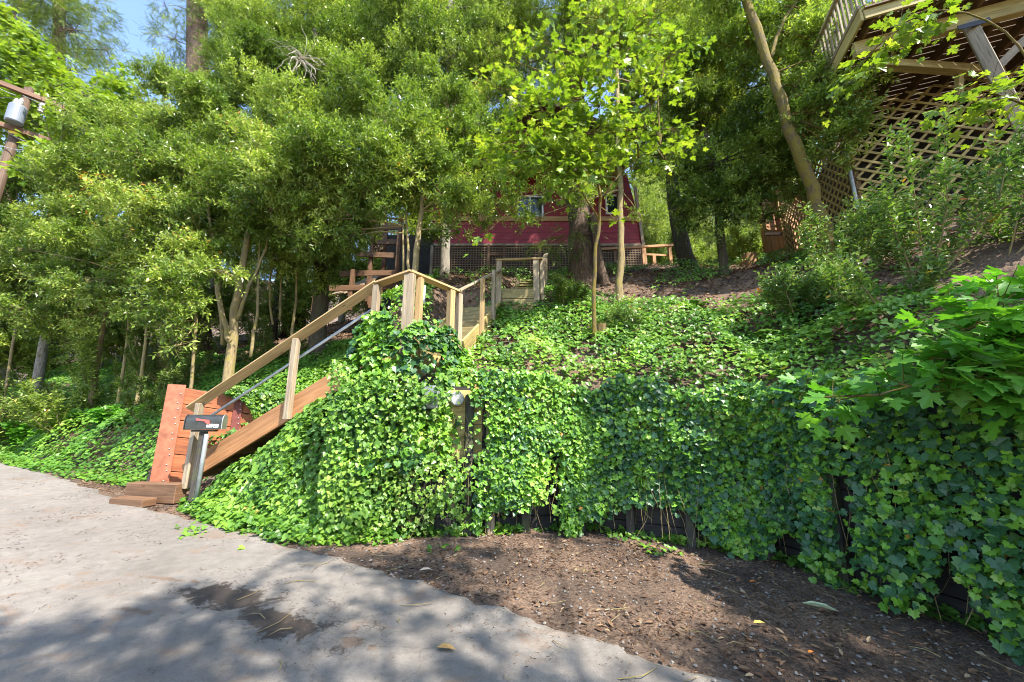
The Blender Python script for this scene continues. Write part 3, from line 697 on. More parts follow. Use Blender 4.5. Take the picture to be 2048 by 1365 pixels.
# electric meter and utility box
c = Vector((-.76, 5.225, 1.80)); nw = Vector((.26, -.965, 0)).normalized()
em = empty('electric_meter', c, 'round glass electric meter on the tan boards among the ivy', 'meter')
MB(140).lathe(c + nw * -.02, nw, [(0, .001), (0, .095), (.05, .095), (.05, .001)], 24).build('housing', M_PIPE, em, smooth=False)
MB(141).lathe(c + nw * .03, nw, [(0, .001), (.0, .083), (.055, .078), (.075, .05), (.078, .001)], 24).build('glass_cover', M_METERGLASS, em, smooth=True)
MB(142).lathe(c + nw * .032, nw, [(0, .001), (0, .07), (.01, .07), (.01, .001)], 24).build('dial_plate', M_PLATE, em)
c = at(860, 795, 5.04)
ub = empty('utility_box', c, 'pale metal utility box left of the round meter, half covered by ivy', 'utility box')
MB(143).box(tuple(c), .24, .12, .30, -.1).build('housing', M_PIPE, ub, bevel=.006)
MB(144).box((c.x - .006, c.y - .066, c.z), .21, .012, .27, -.1).build('lid', M_PIPE, ub, bevel=.003)

# ------------------------------------------------------------------ mailbox
E0 = Vector((-4.86, 5.76, 1.37)); E1 = Vector((-4.43, 5.90, 1.37)); ax_ = (E1 - E0).normalized(); sd = Vector((ax_.y, -ax_.x, 0))  # sd faces the street
mb_ = empty('mailbox', ((E0 + E1) / 2).xy.to_3d() + Vector((0, 0, .45)), 'black curbside mailbox with red flag on a post at the foot of the stairs', 'mailbox')
def arch(w=.09, h=.13, n_=12):
    pts = [(-w, 0), (w, 0)]; pts += [(w * math.cos(a), h + w * math.sin(a)) for a in np.linspace(0, math.pi, n_)]; return pts
def arch_body(a, b, prof, mbx):
    n_ = len(prof); base = len(mbx.v)
    for P in (a, b):
        for s_, z in prof: mbx.v.append(tuple(P + sd * s_ + Zu * z))
    for i in range(n_):
        j = (i + 1) % n_; mbx.f.append([base + i, base + j, base + n_ + j, base + n_ + i]); mbx.uv.append([(0, 0), (0, .1), (.4, .1), (.4, 0)])
    mbx.f.append([base + i for i in range(n_)][::-1]); mbx.uv.append([(0, 0)] * n_); mbx.f.append([base + n_ + i for i in range(n_)]); mbx.uv.append([(0, 0)] * n_)
m_ = MB(150); arch_body(E0, E1, arch(), m_); m_.build('box', M_BLACKBOX, mb_, bevel=.004)
m_ = MB(151); arch_body(E0 - ax_ * .016, E0 - ax_ * .003, arch(.094, .131), m_); dr_ = m_.build('door', M_BLACKBOX, mb_, bevel=.004)
MB(152).box(tuple(E0 - ax_ * .026 + Zu * .16), .02, .03, .03, math.atan2(ax_.y, ax_.x)).build('handle', M_BLACKBOX, dr_)
m_ = MB(153); arch_body(E1 + ax_ * .002, E1 + ax_ * .016, arch(.094, .131), m_); m_.build('rear_cap', M_BOLT, mb_, bevel=.003)
fl = MB(154); fo = sd * .098
fl.beam(E0 + ax_ * .13 + fo + Zu * .15, E0 + ax_ * .30 + fo + Zu * .125, .008, .028, up=(0, 0, 1)); fl.beam(E0 + ax_ * .255 + fo * 1.01 + Zu * .122, E0 + ax_ * .305 + fo * 1.01 + Zu * .09, .009, .04)
fl.build('flag', M_FLAG, mb_)
def text(s_, p, size, mat_, parent, right, up_, name='house_number'):
    cu = bpy.data.curves.new(name, 'FONT'); cu.body = s_; cu.size = size; cu.extrude = .0008; cu.align_x = 'CENTER'; cu.align_y = 'CENTER'
    tmp = bpy.data.objects.new('tmp', cu); COL.objects.link(tmp); dg = bpy.context.evaluated_depsgraph_get(); me = bpy.data.meshes.new_from_object(tmp.evaluated_get(dg))
    bpy.data.objects.remove(tmp); me.materials.clear(); me.materials.append(mat_)
    r_ = Vector(right).normalized(); up_ = Vector(up_).normalized(); nn = r_.cross(up_)
    M = Matrix((r_, up_, nn)).transposed().to_4x4(); M.translation = Vector(p); me.transform(M); return link(name, me, parent)
pl = MB(155); pl.beam(E0 + ax_ * .27 + fo * .93 + Zu * .058, E0 + ax_ * .345 + fo * .93 + Zu * .058, .004, .05); pl.beam(E0 + ax_ * .355 + fo * .93 + Zu * .056, E0 + ax_ * .42 + fo * .93 + Zu * .056, .004, .05)
p1 = pl.build('number_plate', M_PLATE, mb_)
text('11', E0 + ax_ * .307 + fo * .93 + sd * .0035 + Zu * .058, .05, M_INK, p1, ax_, Zu); text('20', E0 + ax_ * .387 + fo * .93 + sd * .0035 + Zu * .056, .05, M_INK, p1, ax_, Zu)
pl = MB(156); pl.beam(E0 - ax_ * .0175 + sd * .07 + Zu * .05, E0 - ax_ * .0175 - sd * .07 + Zu * .05, .004, .05); p2 = pl.build('number_plate', M_PLATE, mb_)
text('1120', E0 - ax_ * .0215 + Zu * .05, .05, M_INK, p2, sd, Zu)
mc = (E0 + E1) / 2
MB(157).box((mc.x - .02, mc.y + .01, .76), .085, .085, 1.18, math.atan2(ax_.y, ax_.x), 'z').build('post', W_WALLPOST, mb_, bevel=.006)
MB(158).tube([(mc.x + .07, mc.y - .04, .33), (mc.x + .07, mc.y - .04, 1.20), (mc.x + .05, mc.y - .02, 1.30)], .03, 12).build('conduit', M_PIPE, mb_, smooth=True)
MB(159).box((mc.x, mc.y, 1.352), .30, .12, .025, math.atan2(ax_.y, ax_.x)).build('mounting_board', W_WALLPOST, mb_)

# ------------------------------------------------------------------ orange plank retaining panel beside the stairs
pn = empty('orange_panel_wall', (-6.0, 6.6, .4), 'rust orange plank wall with bolted steel channels left of the mailbox', 'plank wall')
G0 = Vector((-6.02, 6.62, 0)); gd = Vector((1.4, 1.05, 0)).normalized(); gn = Vector((gd.y, -gd.x, 0))
def gp(t, z): return G0 + gd * t + Zu * z
topz = lambda t: 2.12 - .16 * t
for k in range(8):
    zl = .25 + .285 * k; zr = zl - .16 * 2.6
    hh = .270
    if zl + hh / 2 > 2.2: break
    MB(170 + k).beam(gp(0.05, zl) , gp(2.6, zr), .06, hh).build('plank', W_ORANGE, pn, bevel=.005)
bkp = MB(189); bkp.beam(gp(0.02, 1.15) - gn * .06, gp(2.62, .75) - gn * .06, .03, 1.9); bkp.build('dark_gap_sheet', M_DARKVOID, pn)  # added dark sheet makes the plank gaps read as shade
def channel(t, w, m_, seed):
    cb = MB(seed); b_ = gp(t, .10) + gn * .05; e_ = gp(t, topz(t) + .02) + gn * .05
    cb.beam(b_, e_, w, .018, up=tuple(gn)); cb.beam(b_ - gd * w / 2 + gn * -.04, e_ - gd * w / 2 + gn * -.04, .012, .10, up=tuple(gn))
    ch = cb.build('steel_channel', m_, pn, bevel=.002)
    bb = MB(seed + 1)
    for k in range(14):
        z = .25 + k * .13 + (.03 if k % 2 else 0)
        if z < topz(t) - .05:
            c_ = gp(t + w * (.28 if k % 2 else .2), z) + gn * .06; bb.lathe(c_, gn, [(0, .011), (.010, .009), (.012, .001)], 8)
    bb.build('bolt', M_BOLT, ch)
channel(.10, .24, M_STEELORANGE, 190); channel(1.02, .13, M_STEELRED, 192); channel(2.0, .13, M_STEELRED, 194)

def panel_ivy():
    rs = np.random.RandomState(66); N = 3600; t = rs.uniform(.75, 2.6, N); hang = rs.rand(N) ** 1.3 * (.25 + .75 * vnoise(t, t * 0, .3, 35)) * np.clip((t - .6) * .9, .1, 1.0)
    z = topz(t) + .16 - hang; o_ = .09 + .12 * rs.rand(N); P = np.stack([G0.x + gd.x * t + gn.x * o_, G0.y + gd.y * t + gn.y * o_, z], -1); n3 = np.tile([gn.x, gn.y, 0], (N, 1))
    nd = norm(n3 * .8 + np.array([0, 0, .5]) + .4 * rs.normal(size=P.shape)); yd = norm(np.array([0, 0, -1.]) + .6 * rs.normal(size=P.shape)); yd = norm(yd - nd * (yd * nd).sum(-1, keepdims=True))
    return stamp(T_IVYS, P, yd, nd, rs.uniform(.045, .085, N), np.clip(rs.rand(N), 0, .97))
o = link('ivy', leaf_mesh('ivy', [panel_ivy()], L_IVYB)); tag(o, 'ivy spilling over the top of the orange plank wall behind the handrail', 'ivy', kind='stuff')

# ------------------------------------------------------------------ red house up the hill
house = empty('red_house', (1.0, 15, 7.0), 'dark red clapboard house with lattice skirt seen through the trees uphill', 'house')
HX0, HX1, HY = -3.45, 5.75, 15.0
def quad_slab(name, pts, th, mat_, parent, back=(0, 1, 0)):
    b_ = MB(1); P = [Vector(p) for p in pts]; Q = [p + Vector(back) * th for p in P]; n_ = len(P)
    b_.poly(P); b_.poly(Q[::-1])
    for i in range(n_): b_.poly([P[i], Q[i], Q[(i + 1) % n_], P[(i + 1) % n_]])
    return b_.build(name, mat_, parent)
body = quad_slab('wall', [(HX0, HY, 8.95), (HX1, HY, 8.95), (HX1 - .16, HY, 10.15), (HX0 + .0, HY, 10.15)], 7, M_RED, house)
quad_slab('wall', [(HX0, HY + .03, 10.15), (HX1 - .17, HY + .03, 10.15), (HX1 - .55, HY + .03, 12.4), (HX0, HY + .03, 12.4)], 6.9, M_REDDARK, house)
quad_slab('wall', [(-1.6, HY + .9, 12.4), (4.6, HY + .9, 12.4), (4.0, HY + .9, 14.4), (1.2, HY + .9, 15.8), (-1.6, HY + .9, 14.4)], 6, M_RED, house)
b_ = MB(2); b_.beam((HX0 - .1, HY - .03, 10.15), (HX1 - .1, HY - .03, 10.15), .07, .22); b_.build('trim_band', W_SUNNY, house)
b_ = MB(2); b_.beam((HX0, HY - .02, 8.95), (HX1, HY - .02, 8.95), .05, .06); b_.beam((HX1 + .02, HY - .02, 7.2), (HX1 - .25, HY - .02, 11.7), .12, .10, up=(0, 1, 0)); b_.beam((HX0, HY - .02, 6.4), (HX0, HY - .02, 8.9), .1, .08, up=(0, 1, 0)); b_.build('corner_board', W_GREY, house)
rf = MB(3); rf.beam((1.2, HY - .5, 16.1), (1.2, HY + 7, 16.1), .25, .1); 
for s_ in (-1, 1):
    rf.poly([(1.2, HY - .6, 16.0), (1.2 + s_ * 4.1, HY - .6, 13.9), (1.2 + s_ * 4.1, HY + 7.4, 13.9), (1.2, HY + 7.4, 16.0)]); rf.poly([(1.2, HY - .6, 15.86), (1.2 + s_ * 4.1, HY - .6, 13.76), (1.2 + s_ * 4.1, HY + 7.4, 13.76), (1.2, HY + 7.4, 15.86)])
    rf.beam((1.2, HY - .62, 15.95), (1.2 + s_ * 4.1, HY - .62, 13.85), .05, .24)
rf.build('roof', M_ROOF, house)
# balcony
bc = MB(4)
for k in range(14): bc.beam((-1.9, HY - 1.4 + k * .15, 12.35), (4.9, HY - 1.4 + k * .15, 12.35), .14, .04)
bc.beam((-1.9, HY - 1.42, 12.2), (4.9, HY - 1.42, 12.2), .05, .24); bal = bc.build('balcony', W_SUNNY, house)
br = MB(5)
for k in range(62): x = -1.85 + k * .11; br.box((x, HY - 1.4, 12.9), .03, .03, 1.0, 0, 'z')
br.beam((-1.9, HY - 1.4, 13.42), (4.9, HY - 1.4, 13.42), .12, .05); br.build('railing', W_GREY, bal)
for x in (-1.7, 1.5, 4.7): MB(6).beam((x, HY - .02, 11.2), (x, HY - 1.3, 12.2), .12, .12).build('brace', W_BROWN, house)
def window(x0, x1, z0, z1, y):
    w = MB(7)
    for a, b in (((x0, z0), (x1, z0)), ((x0, z1), (x1, z1))): w.beam((a[0] - .05, y, a[1]), (b[0] + .05, y, b[1]), .06, .07)
    for x in (x0, x1): w.beam((x, y - .003, z0), (x, y - .003, z1), .07, .06, up=(0, 1, 0))
    if x1 - x0 > .8: w.beam(((x0 + x1) / 2, y - .003, z0), ((x0 + x1) / 2, y - .003, z1), .05, .05, up=(0, 1, 0))
    f_ = w.build('window', M_WINFRAME, house); g = MB(8); g.poly([(x0, y + .01, z0), (x1, y + .01, z0), (x1, y + .01, z1), (x0, y + .01, z1)]); g.build('pane', M_GLASS, f_)
window(4.18, 4.75, 10.42, 11.3, HY - .01); window(.25, 1.35, 10.3, 11.25, HY - .01)
dp = MB(9); dp.beam((-1.8, HY - .03, 10.2), (-1.8, HY - .03, 12.3), .04, .07, up=(0, 1, 0)); dp.beam((-1.2, HY - .02, 10.3), (-1.2, HY - .02, 12.3), .05, .05, up=(0, 1, 0)); dp.build('pilaster', W_BROWN, house)
lt = MB(11)
for k in range(80):
    x = HX0 + .06 + k * .116
    if x < HX1: lt.box((x, HY - .02, 7.75), .035, .012, 2.4, 0, 'z')
for k in range(22):
    z = 6.62 + k * .108; lt.beam((HX0, HY - .034, z), (HX1, HY - .034, z), .012, .04)
lt.build('lattice_skirt', W_LATTICE, house)
for x in (-1.0, -.35, 1.2, 2.9, 4.4): MB(12).box((x, HY - .07, 7.75), .09, .04, 2.35, 0, 'z').build('skirt_post', W_BROWN, house)
MB(12).beam((-.95, HY - .07, 8.45), (-.4, HY - .07, 8.45), .04, .09).build('skirt_rail', W_BROWN, house)
MB(13).box((1.15, HY + .4, 7.7), 9.1, .05, 2.5).build('painted_shade_board', M_DARKVOID, house)  # dark sheet stands for the shade behind the lattice skirt

# timber frame of steps left of the house
dfr = empty('timber_deck_frame', (-4.5, 13, 6), 'brown timber frame of posts and beams left of the red house', 'deck frame')
f = MB(14)
for px, y0, y1, Y in ((735, 470, 600, 13.2), (762, 450, 600, 13.6), (790, 440, 606, 13.0), (700, 540, 610, 12.6), (742, 560, 606, 12.7), (628, 560, 620, 12.4)):
    a = at(px, y0, Y); b = at(px, y1, Y); f.beam((b.x, b.y, b.z - .2), (b.x, b.y, a.z), .13, .13, up=(0, 1, 0))
for a, b in (((712, 508, 13.1), (800, 512, 13.1)), ((628, 578, 12.5), (800, 574, 12.6)), ((680, 548, 12.8), (790, 546, 12.8)), ((755, 485, 13.3), (812, 484, 13.3)), ((690, 458, 13.5), (800, 455, 13.5))):
    f.beam(at(*a), at(*b), .06, .20)
f.build('frame', W_BROWN, dfr)
f = MB(15); f.beam(at(670, 590, 12.6), at(765, 548, 14.6), .9, .05); f.build('ramp_board', W_GREY, dfr)
f = MB(16); f.box((-4.6, 16.2, 8.2), 2.6, .1, 3.6, 0); f.build('shade_sheet', M_DARKVOID, dfr)  # dark sheet painted as shade behind the open frame

# rail fence right of the house
rfz = empty('rail_fence', at(1300, 535, 14.0), 'sunlit orange brown post and rail fence right of the red house', 'fence')
f = MB(17); f.beam(at(1190, 500, 13.4), at(1345, 491, 14.4), .12, .09); f.beam(at(1288, 509, 14.0), at(1346, 512, 14.6), .05, .08); f.build('rail', W_SUNNY, rfz)
for px, y0, y1, Y in ((1290, 498, 538, 13.9), (1309, 512, 532, 14.1), (1342, 492, 530, 14.4)):
    a = at(px, y0, Y); b = at(px, y1, Y); MB(int(px)).beam((b.x, b.y, b.z - .5), (b.x, b.y, a.z), .16 if px == 1290 else .12, .12, up=(0, 1, 0)).build('post', W_SUNNY, rfz)

# ------------------------------------------------------------------ deck house on the right
dh = empty('deck_house', (8.5, 6.8, 4.5), 'raised timber deck on beams and braces with diagonal lattice below, upper right', 'deck')
uD = Vector((.938, -.346, 0)); vD = Vector((.346, .938, 0)); PB = Vector((6.62, 6.06, 8.5))
def dpnt(u_, v_, z): return Vector((PB.x, PB.y, 0)) + uD * u_ + vD * v_ + Zu * z
d_ = MB(200)
for k in range(23): d_.beam(dpnt(.10, -.5 + k * .155, 8.98), dpnt(9, -.5 + k * .155, 8.98), .138, .035)
d_.build('decking', W_DECKDARK, dh)
for k in range(16): MB(210 + k).beam(dpnt(.25 + k * .55, -.45, 8.86), dpnt(.25 + k * .55, 2.95, 8.86), .05, .20).build('joist', W_DECKDARK, dh)
MB(230).beam(dpnt(.1, 0, 8.60), dpnt(9, 0, 8.60), .14, .30).build('beam', W_DECK, dh, bevel=.008)
MB(231).beam(dpnt(.1, -.50, 8.9), dpnt(9, -.50, 8.9), .045, .26).build('rim_board', W_DECK, dh, bevel=.005)
MB(232).beam(dpnt(.07, -.5, 8.9), dpnt(.07, 2.95, 8.9), .045, .26).build('rim_board', W_DECK, dh, bevel=.005)
MB(233).beam((7.25, 6.05, 8.32), (9.75, 6.20, 8.30), .15, .17).build('tie_beam', W_DECK, dh, bevel=.008)
MB(234).beam(at(1938, 48, 5.35), at(2085, 330, 5.15), .17, .17).build('post', W_GREY, dh, bevel=.008)
MB(235).beam(at(1990, 140, 5.5), at(2070, 60, 5.3), .13, .13).build('brace', W_GREY, dh, bevel=.008)
MB(236).beam(at(1918, 150, 6.2), at(1918, 200, 6.2), .10, .10, up=(0, 1, 0)).build('post', W_DECK, dh, bevel=.008)
MB(237).box(tuple(at(1948, 48, 5.24)), .42, .012, .09, -.35).build('bracket', M_DARKMETAL, dh)
rg = MB(240)
for k in range(24): rg.beam(dpnt(.06, -.45 + k * .14, 9.05), dpnt(.06, -.45 + k * .14, 9.95), .04, .03, up=tuple(uD))
for k in range(60): rg.beam(dpnt(.12 + k * .14, -.53, 9.05), dpnt(.12 + k * .14, -.53, 9.95), .04, .03, up=tuple(uD))
rg.beam(dpnt(.06, -.5, 10.0), dpnt(.06, 2.9, 10.0), .10, .06); rg.beam(dpnt(.06, -.53, 10.0), dpnt(9, -.53, 10.0), .10, .06); rg.beam(dpnt(.06, -.5, 9.08), dpnt(.06, 2.9, 9.08), .05, .08)
rg.build('railing', W_GREY, dh)
CW = Vector((7.46, 7.2, 0))
def diag_lattice(mbx, O, U, L, z0, z1, sp_, w=.045, nrm=None):
    H = z1 - z0
    for s_, off in ((1.0, 0), (-1.9, .016)):
        st_ = sp_ * (1 if s_ > 0 else 1.7)
        for k in range(-int(H * 2 / st_) - 2, int((L + H * 2) / st_) + 3):
            a = k * st_
            if s_ > 0: z_lo, z_hi = max(0, -a / s_), min(H, (L - a) / s_)
            else: z_lo, z_hi = max(0, (a - L) / -s_), min(H, a / -s_)
            if z_hi - z_lo < .05: continue
            p0 = O + U * (a + s_ * z_lo) + Zu * (z0 + z_lo) + nrm * off; p1 = O + U * (a + s_ * z_hi) + Zu * (z0 + z_hi) + nrm * off
            mbx.beam(p0, p1, .014, w, up=(0, 0, 1))
lt = MB(250); diag_lattice(lt, CW, uD, 6.5, 4.2, 8.45, .27, .05, -vD); lt.build('lattice', W_DECK, dh)
lt = MB(251); diag_lattice(lt, CW, vD, 4.6, 4.6, 8.45, .24, .05, -uD); lt.build('lattice', W_DECK, dh)
for k, (u_, v_) in enumerate(((0, 0), (2.2, 0), (4.4, 0), (0, 2.2), (0, 4.4))):
    q = CW + uD * u_ + vD * v_ + (vD if v_ == 0 else uD) * .1; MB(255 + k).box((q.x, q.y, 6.35), .14, .14, 4.4, -.35, 'z').build('post', W_DECKDARK, dh)
bb = MB(262)
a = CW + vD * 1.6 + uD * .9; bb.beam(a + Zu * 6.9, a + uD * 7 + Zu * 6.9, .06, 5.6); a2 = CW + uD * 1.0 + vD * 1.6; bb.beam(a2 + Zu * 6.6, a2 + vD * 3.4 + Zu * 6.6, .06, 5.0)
bb.build('shade_wall', M_DARKVOID, dh)  # added dark sheets stand for the unlit interior behind the lattice
q = CW - uD * .12 - vD * .06; MB(263).tube([(q.x, q.y, 4.4), (q.x, q.y, 8.8)], .035, 12).build('downpipe', M_PIPE, dh, smooth=True)

# small board-clad cabin corner further back
shed = empty('board_cabin', at(1590, 505, 12.0), 'small brown vertical-board cabin behind the mossy leaning trunk', 'cabin')
c0 = at(1572, 500, 12.0); c1 = at(1628, 490, 12.8)
vb = MB(270)
for k in range(9):
    t = k / 8; x = c0.x + (c1.x - c0.x) * t; y = c0.y + (c1.y - c0.y) * t; vb.box((x, y, c0.z + .9), .10, .04, 3.0, .3, 'z')
for k in range(16): vb.box((c0.x + .06 + .05 * k, c0.y + .14 * k, c0.z + .9), .04, .13, 3.0, 0.3, 'z')
vb.build('wall', W_SUNNY, shed)
vb = MB(271)
ca = at(1528, 395, 12.2); 
for k in range(9): vb.beam((ca.x - .1, ca.y, ca.z - .1 - k * .14), (ca.x + 1.0, ca.y + .1, ca.z - .1 - k * .14), .03, .12)
vb.build('balcony', W_RED, shed)
vb = MB(272); vb.beam((ca.x - .1, ca.y + .1, ca.z - 1.4), (c0.x, c0.y, c0.z + .6), .09, .09); vb.beam((ca.x - .2, ca.y + .1, ca.z + .25), (c1.x + 1.2, c1.y, ca.z + .25), 1.4, .08); vb.build('roof', M_ROOF, shed)

# stump on the crest
c = at(1498, 512, 12.2); c.z = gz1(c.x, c.y)
st = MB(275); st.tube([c + Vector((0, 0, -.2)), c + Vector((0, 0, .1)), c + Vector((.02, 0, .32))], [.34, .27, .23], 14, wob=.1)
o = st.build('tree_stump', bark('stump_wood', (.16, .08, .03), (.30, .16, .07), (.42, .25, .12)), None, org=c); tag(o, 'low orange brown tree stump on the leafy crest', 'stump')

c = at(1200, 628, 7.05); c.z = gz1(c.x, c.y)
o = MB(276).tube([c + Vector((0, 0, -.2)), c + Vector((0, 0, .1)), c + Vector((.01, 0, .30))], [.17, .14, .125], 12, wob=.12).build('tree_stump', B_MOSS, None, org=c); tag(o, 'small mossy stump beside the foot of the young maple', 'stump')
c = at(500, 712, 8.4); c.z = gz1(c.x, c.y)
o = MB(277).beam(c + Vector((-.35, .9, .28)), c + Vector((.25, -.35, .0)), .14, .20).build('border_timber', W_GREY, None, org=c); tag(o, 'grey landscaping timber lying by the multi-stemmed laurel', 'timber')

# ------------------------------------------------------------------ utility pole
pt = Vector((-14.15, 9.22, 0)); pt.z = gz1(pt.x, pt.y)
up_ = empty('utility_pole', pt, 'brown wooden utility pole with two crossarms at the far left edge', 'utility pole')
MB(280).tube([pt + Zu * -.4, Vector((-14.15, 9.22, 6)), Vector((-14.15, 9.22, 11.05))], [.13, .11, .095], 16).build('pole', W_POLE, up_, smooth=True)
def arm(pa, pb, seed):
    o = MB(seed).beam(pa, pb, .11, .14).build('crossarm', W_ARM, up_, bevel=.008); return o
za = at(50, 190, 9.2).z; a1_ = at(-60, 148, 9.0); a1_ = Vector((-15.15, 8.02, za)); a2_ = Vector((-13.48, 9.80, za))
c1_ = arm(a1_, a2_, 281); zb = at(30, 262, 9.2).z; c2_ = arm(Vector((-15.1, 8.07, zb)), Vector((-13.62, 9.62, zb)), 282)
ins = MB(283)
for t in (.1, .35, .78, .92):
    p = a1_.lerp(a2_, t); ins.lathe(p + Zu * .07, Zu, [(0, .02), (.05, .02), (.06, .06), (.10, .04), (.11, .055), (.16, .03), (.17, .001)], 12)
ins.build('insulator', M_CERAMIC, c1_)
ins = MB(284); p = a1_.lerp(a2_, .80); ins.lathe(p + Vector((0, -.1, -.45)), Zu, [(0, .02), (0, .07), (.05, .04), (.1, .07), (.15, .04), (.2, .07), (.3, .03)], 12); ins.build('lightning_arrester', M_CERAMIC, c1_)
tc = Vector((-13.93, 8.98, za - 1.15))
tr_ = MB(285); tr_.lathe(tc, Zu, [(0, .001), (0, .15), (.03, .17), (.50, .17), (.54, .155), (.57, .10), (.58, .001)], 28)
tfo = empty('transformer', tc, 'light grey cylindrical transformer can hung on the utility pole', 'transformer')
tr_.build('tank', M_TRANSFORMER, tfo); b_ = MB(286)
for dx in (-.1, .1): b_.lathe(tc + Vector((dx * .7, -.03, .57)), Zu, [(0, .04), (.05, .06), (.08, .035), (.12, .05), (.2, .02), (.22, .001)], 10)
b_.build('bushing', M_CERAMIC, tfo)
MB(287).lathe(Vector((-14.15, 9.22, tc.z - .22)), Zu, [(0, .118), (.14, .117)], 20).build('yellow_band', M_YELLOW, up_)
wr = MB(288)
for (p, q_) in ((a1_.lerp(a2_, .92) + Zu * .2, tc + Vector((.1, -.05, .85))), (a1_.lerp(a2_, .3) + Zu * .2, tc + Vector((-.1, -.05, .85))), (Vector((-14.2, 9.0, zb - .12)), Vector((-13.6, 9.5, zb - .15))), (Vector((-14.2, 9.05, zb - .6)), Vector((-13.5, 9.3, zb - .4)))):
    p = Vector(p); q_ = Vector(q_); md = p.lerp(q_, .5) - Zu * .15; wr.tube(trunk_pts([p, md, q_], 0), .012, 5)
for t in (.1, .35, .92):
    p = a1_.lerp(a2_, t) + Zu * .22; wr.tube(trunk_pts([p, p + Vector((-12, -2, -.6)), p + Vector((-26, -5, .3))], 0), .008, 4)
wr.build('wire', M_WIRE, up_)

# ------------------------------------------------------------------ trees (stems and crowns placed where they stand)
G_MID = 'laurel trees on the slope'
def T(label, base, stems, barkm, blobs, seed, kind='laurel', name='laurel_tree', cat='tree', group=G_MID, dens=1.0, thr=.36, sq=(1, 1, .8)):
    return tree(name, label, cat, group, base, stems, barkm, blobs, seed, kind, dens, thr, sq)

T('multi-stemmed pale bay laurel rising behind the orange plank wall', (465, 705, 8.6),
  [([(468, 705, 8.6), (472, 620, 8.65), (487, 520, 8.7), (505, 420, 8.8), (500, 300, 9.0)], .105, .05), ([(462, 690, 8.6), (440, 610, 8.5), (428, 500, 8.5), (415, 380, 8.7)], .065, .03),
   ([(475, 640, 8.6), (500, 570, 8.7), (530, 500, 8.8), (545, 420, 8.9)], .045, .02), ([(503, 715, 8.7), (515, 600, 8.8), (520, 480, 8.9)], .04, .02), ([(445, 690, 8.9), (436, 560, 8.9), (434, 440, 9.0)], .05, .02)],
  B_LAUREL, [(420, 390, 8.8, 1.35), (320, 430, 8.6, 1.1), (520, 340, 9.2, 1.3), (300, 320, 9.0, 1.3), (455, 260, 9.4, 1.3), (560, 430, 8.8, .85), (380, 520, 8.3, .7), (250, 470, 8.6, .8), (480, 440, 8.4, .7), (350, 350, 8.6, 1.0), (210, 380, 8.8, 1.0), (430, 310, 8.6, 1.0), (400, 470, 8.3, .6)], 1)
T('low bay laurel branch with pale sunlit leaves hanging over the bank', (392, 700, 7.9),
  [([(400, 700, 8.0), (392, 640, 7.8), (370, 560, 7.5)], .035, .018)], B_LAUREL, [(345, 560, 7.3, .42), (300, 600, 7.2, .38), (385, 610, 7.4, .33), (330, 655, 7.2, .30), (420, 540, 7.5, .4), (360, 690, 7.3, .18)], 2, dens=1.1)
T('slim bay laurel standing behind the lower stair landing', (815, 640, 8.0),
  [([(818, 640, 8.0), (826, 560, 8.0), (835, 480, 8.1), (845, 400, 8.2), (850, 300, 8.4)], .085, .04), ([(812, 560, 8.05), (806, 520, 8.05), (808, 440, 8.1)], .03, .015), ([(828, 540, 8.0), (815, 500, 8.1), (812, 400, 8.3)], .04, .02)],
  B_LAUREL, [(700, 340, 8.2, 1.25), (840, 340, 8.2, 1.05), (770, 250, 8.4, 1.2), (620, 380, 8.2, 1.05), (880, 410, 8.0, .65), (700, 430, 8.0, .7), (610, 270, 8.6, 1.2), (860, 230, 8.6, .9), (935, 330, 8.6, .6), (760, 420, 7.9, .55), (540, 420, 8.2, .7), (600, 480, 8.3, .5), (680, 240, 8.2, .9), (760, 340, 7.9, .8), (650, 320, 7.9, .7), (540, 340, 8.2, .9), (820, 280, 8.2, .8), (880, 330, 8.1, .6), (720, 470, 8.1, .4), (640, 440, 8.0, .6), (930, 290, 8.2, .55), (970, 330, 8.3, .45), (930, 390, 8.1, .4), (965, 430, 8.2, .28), (900, 460, 8.0, .3), (1000, 380, 8.4, .3), (900, 230, 8.3, .7)], 3, dens=1.1)
T('bay laurel with glossy dark leaves between the red house and the mossy leaning trunk', (1450, 588, 9.6),
  [([(1452, 588, 9.6), (1445, 520, 9.6), (1438, 430, 9.7), (1425, 330, 9.7), (1392, 200, 9.8), (1370, 60, 10)], .135, .06)],
  B_DARK, [(1450, 330, 9.2, 1.05), (1395, 405, 9.2, .7), (1505, 260, 9.2, 1.0), (1545, 350, 9.0, .85), (1470, 150, 9.6, 1.4), (1500, 420, 9.1, .55), (1370, 300, 9.4, .7), (1430, 470, 9.2, .25), (1360, 430, 9.4, .4), (1540, 440, 9.0, .3), (1580, 230, 9.0, .8), (1600, 300, 9.0, .7), (1420, 230, 9.4, 1.0), (1500, 340, 9.0, .8), (1460, 400, 9.0, .5), (1560, 280, 8.9, .8), (1380, 130, 9.6, 1.1), (1540, 130, 9.4, 1.1), (1590, 370, 8.9, .5), (1610, 150, 9.0, .8)], 4)
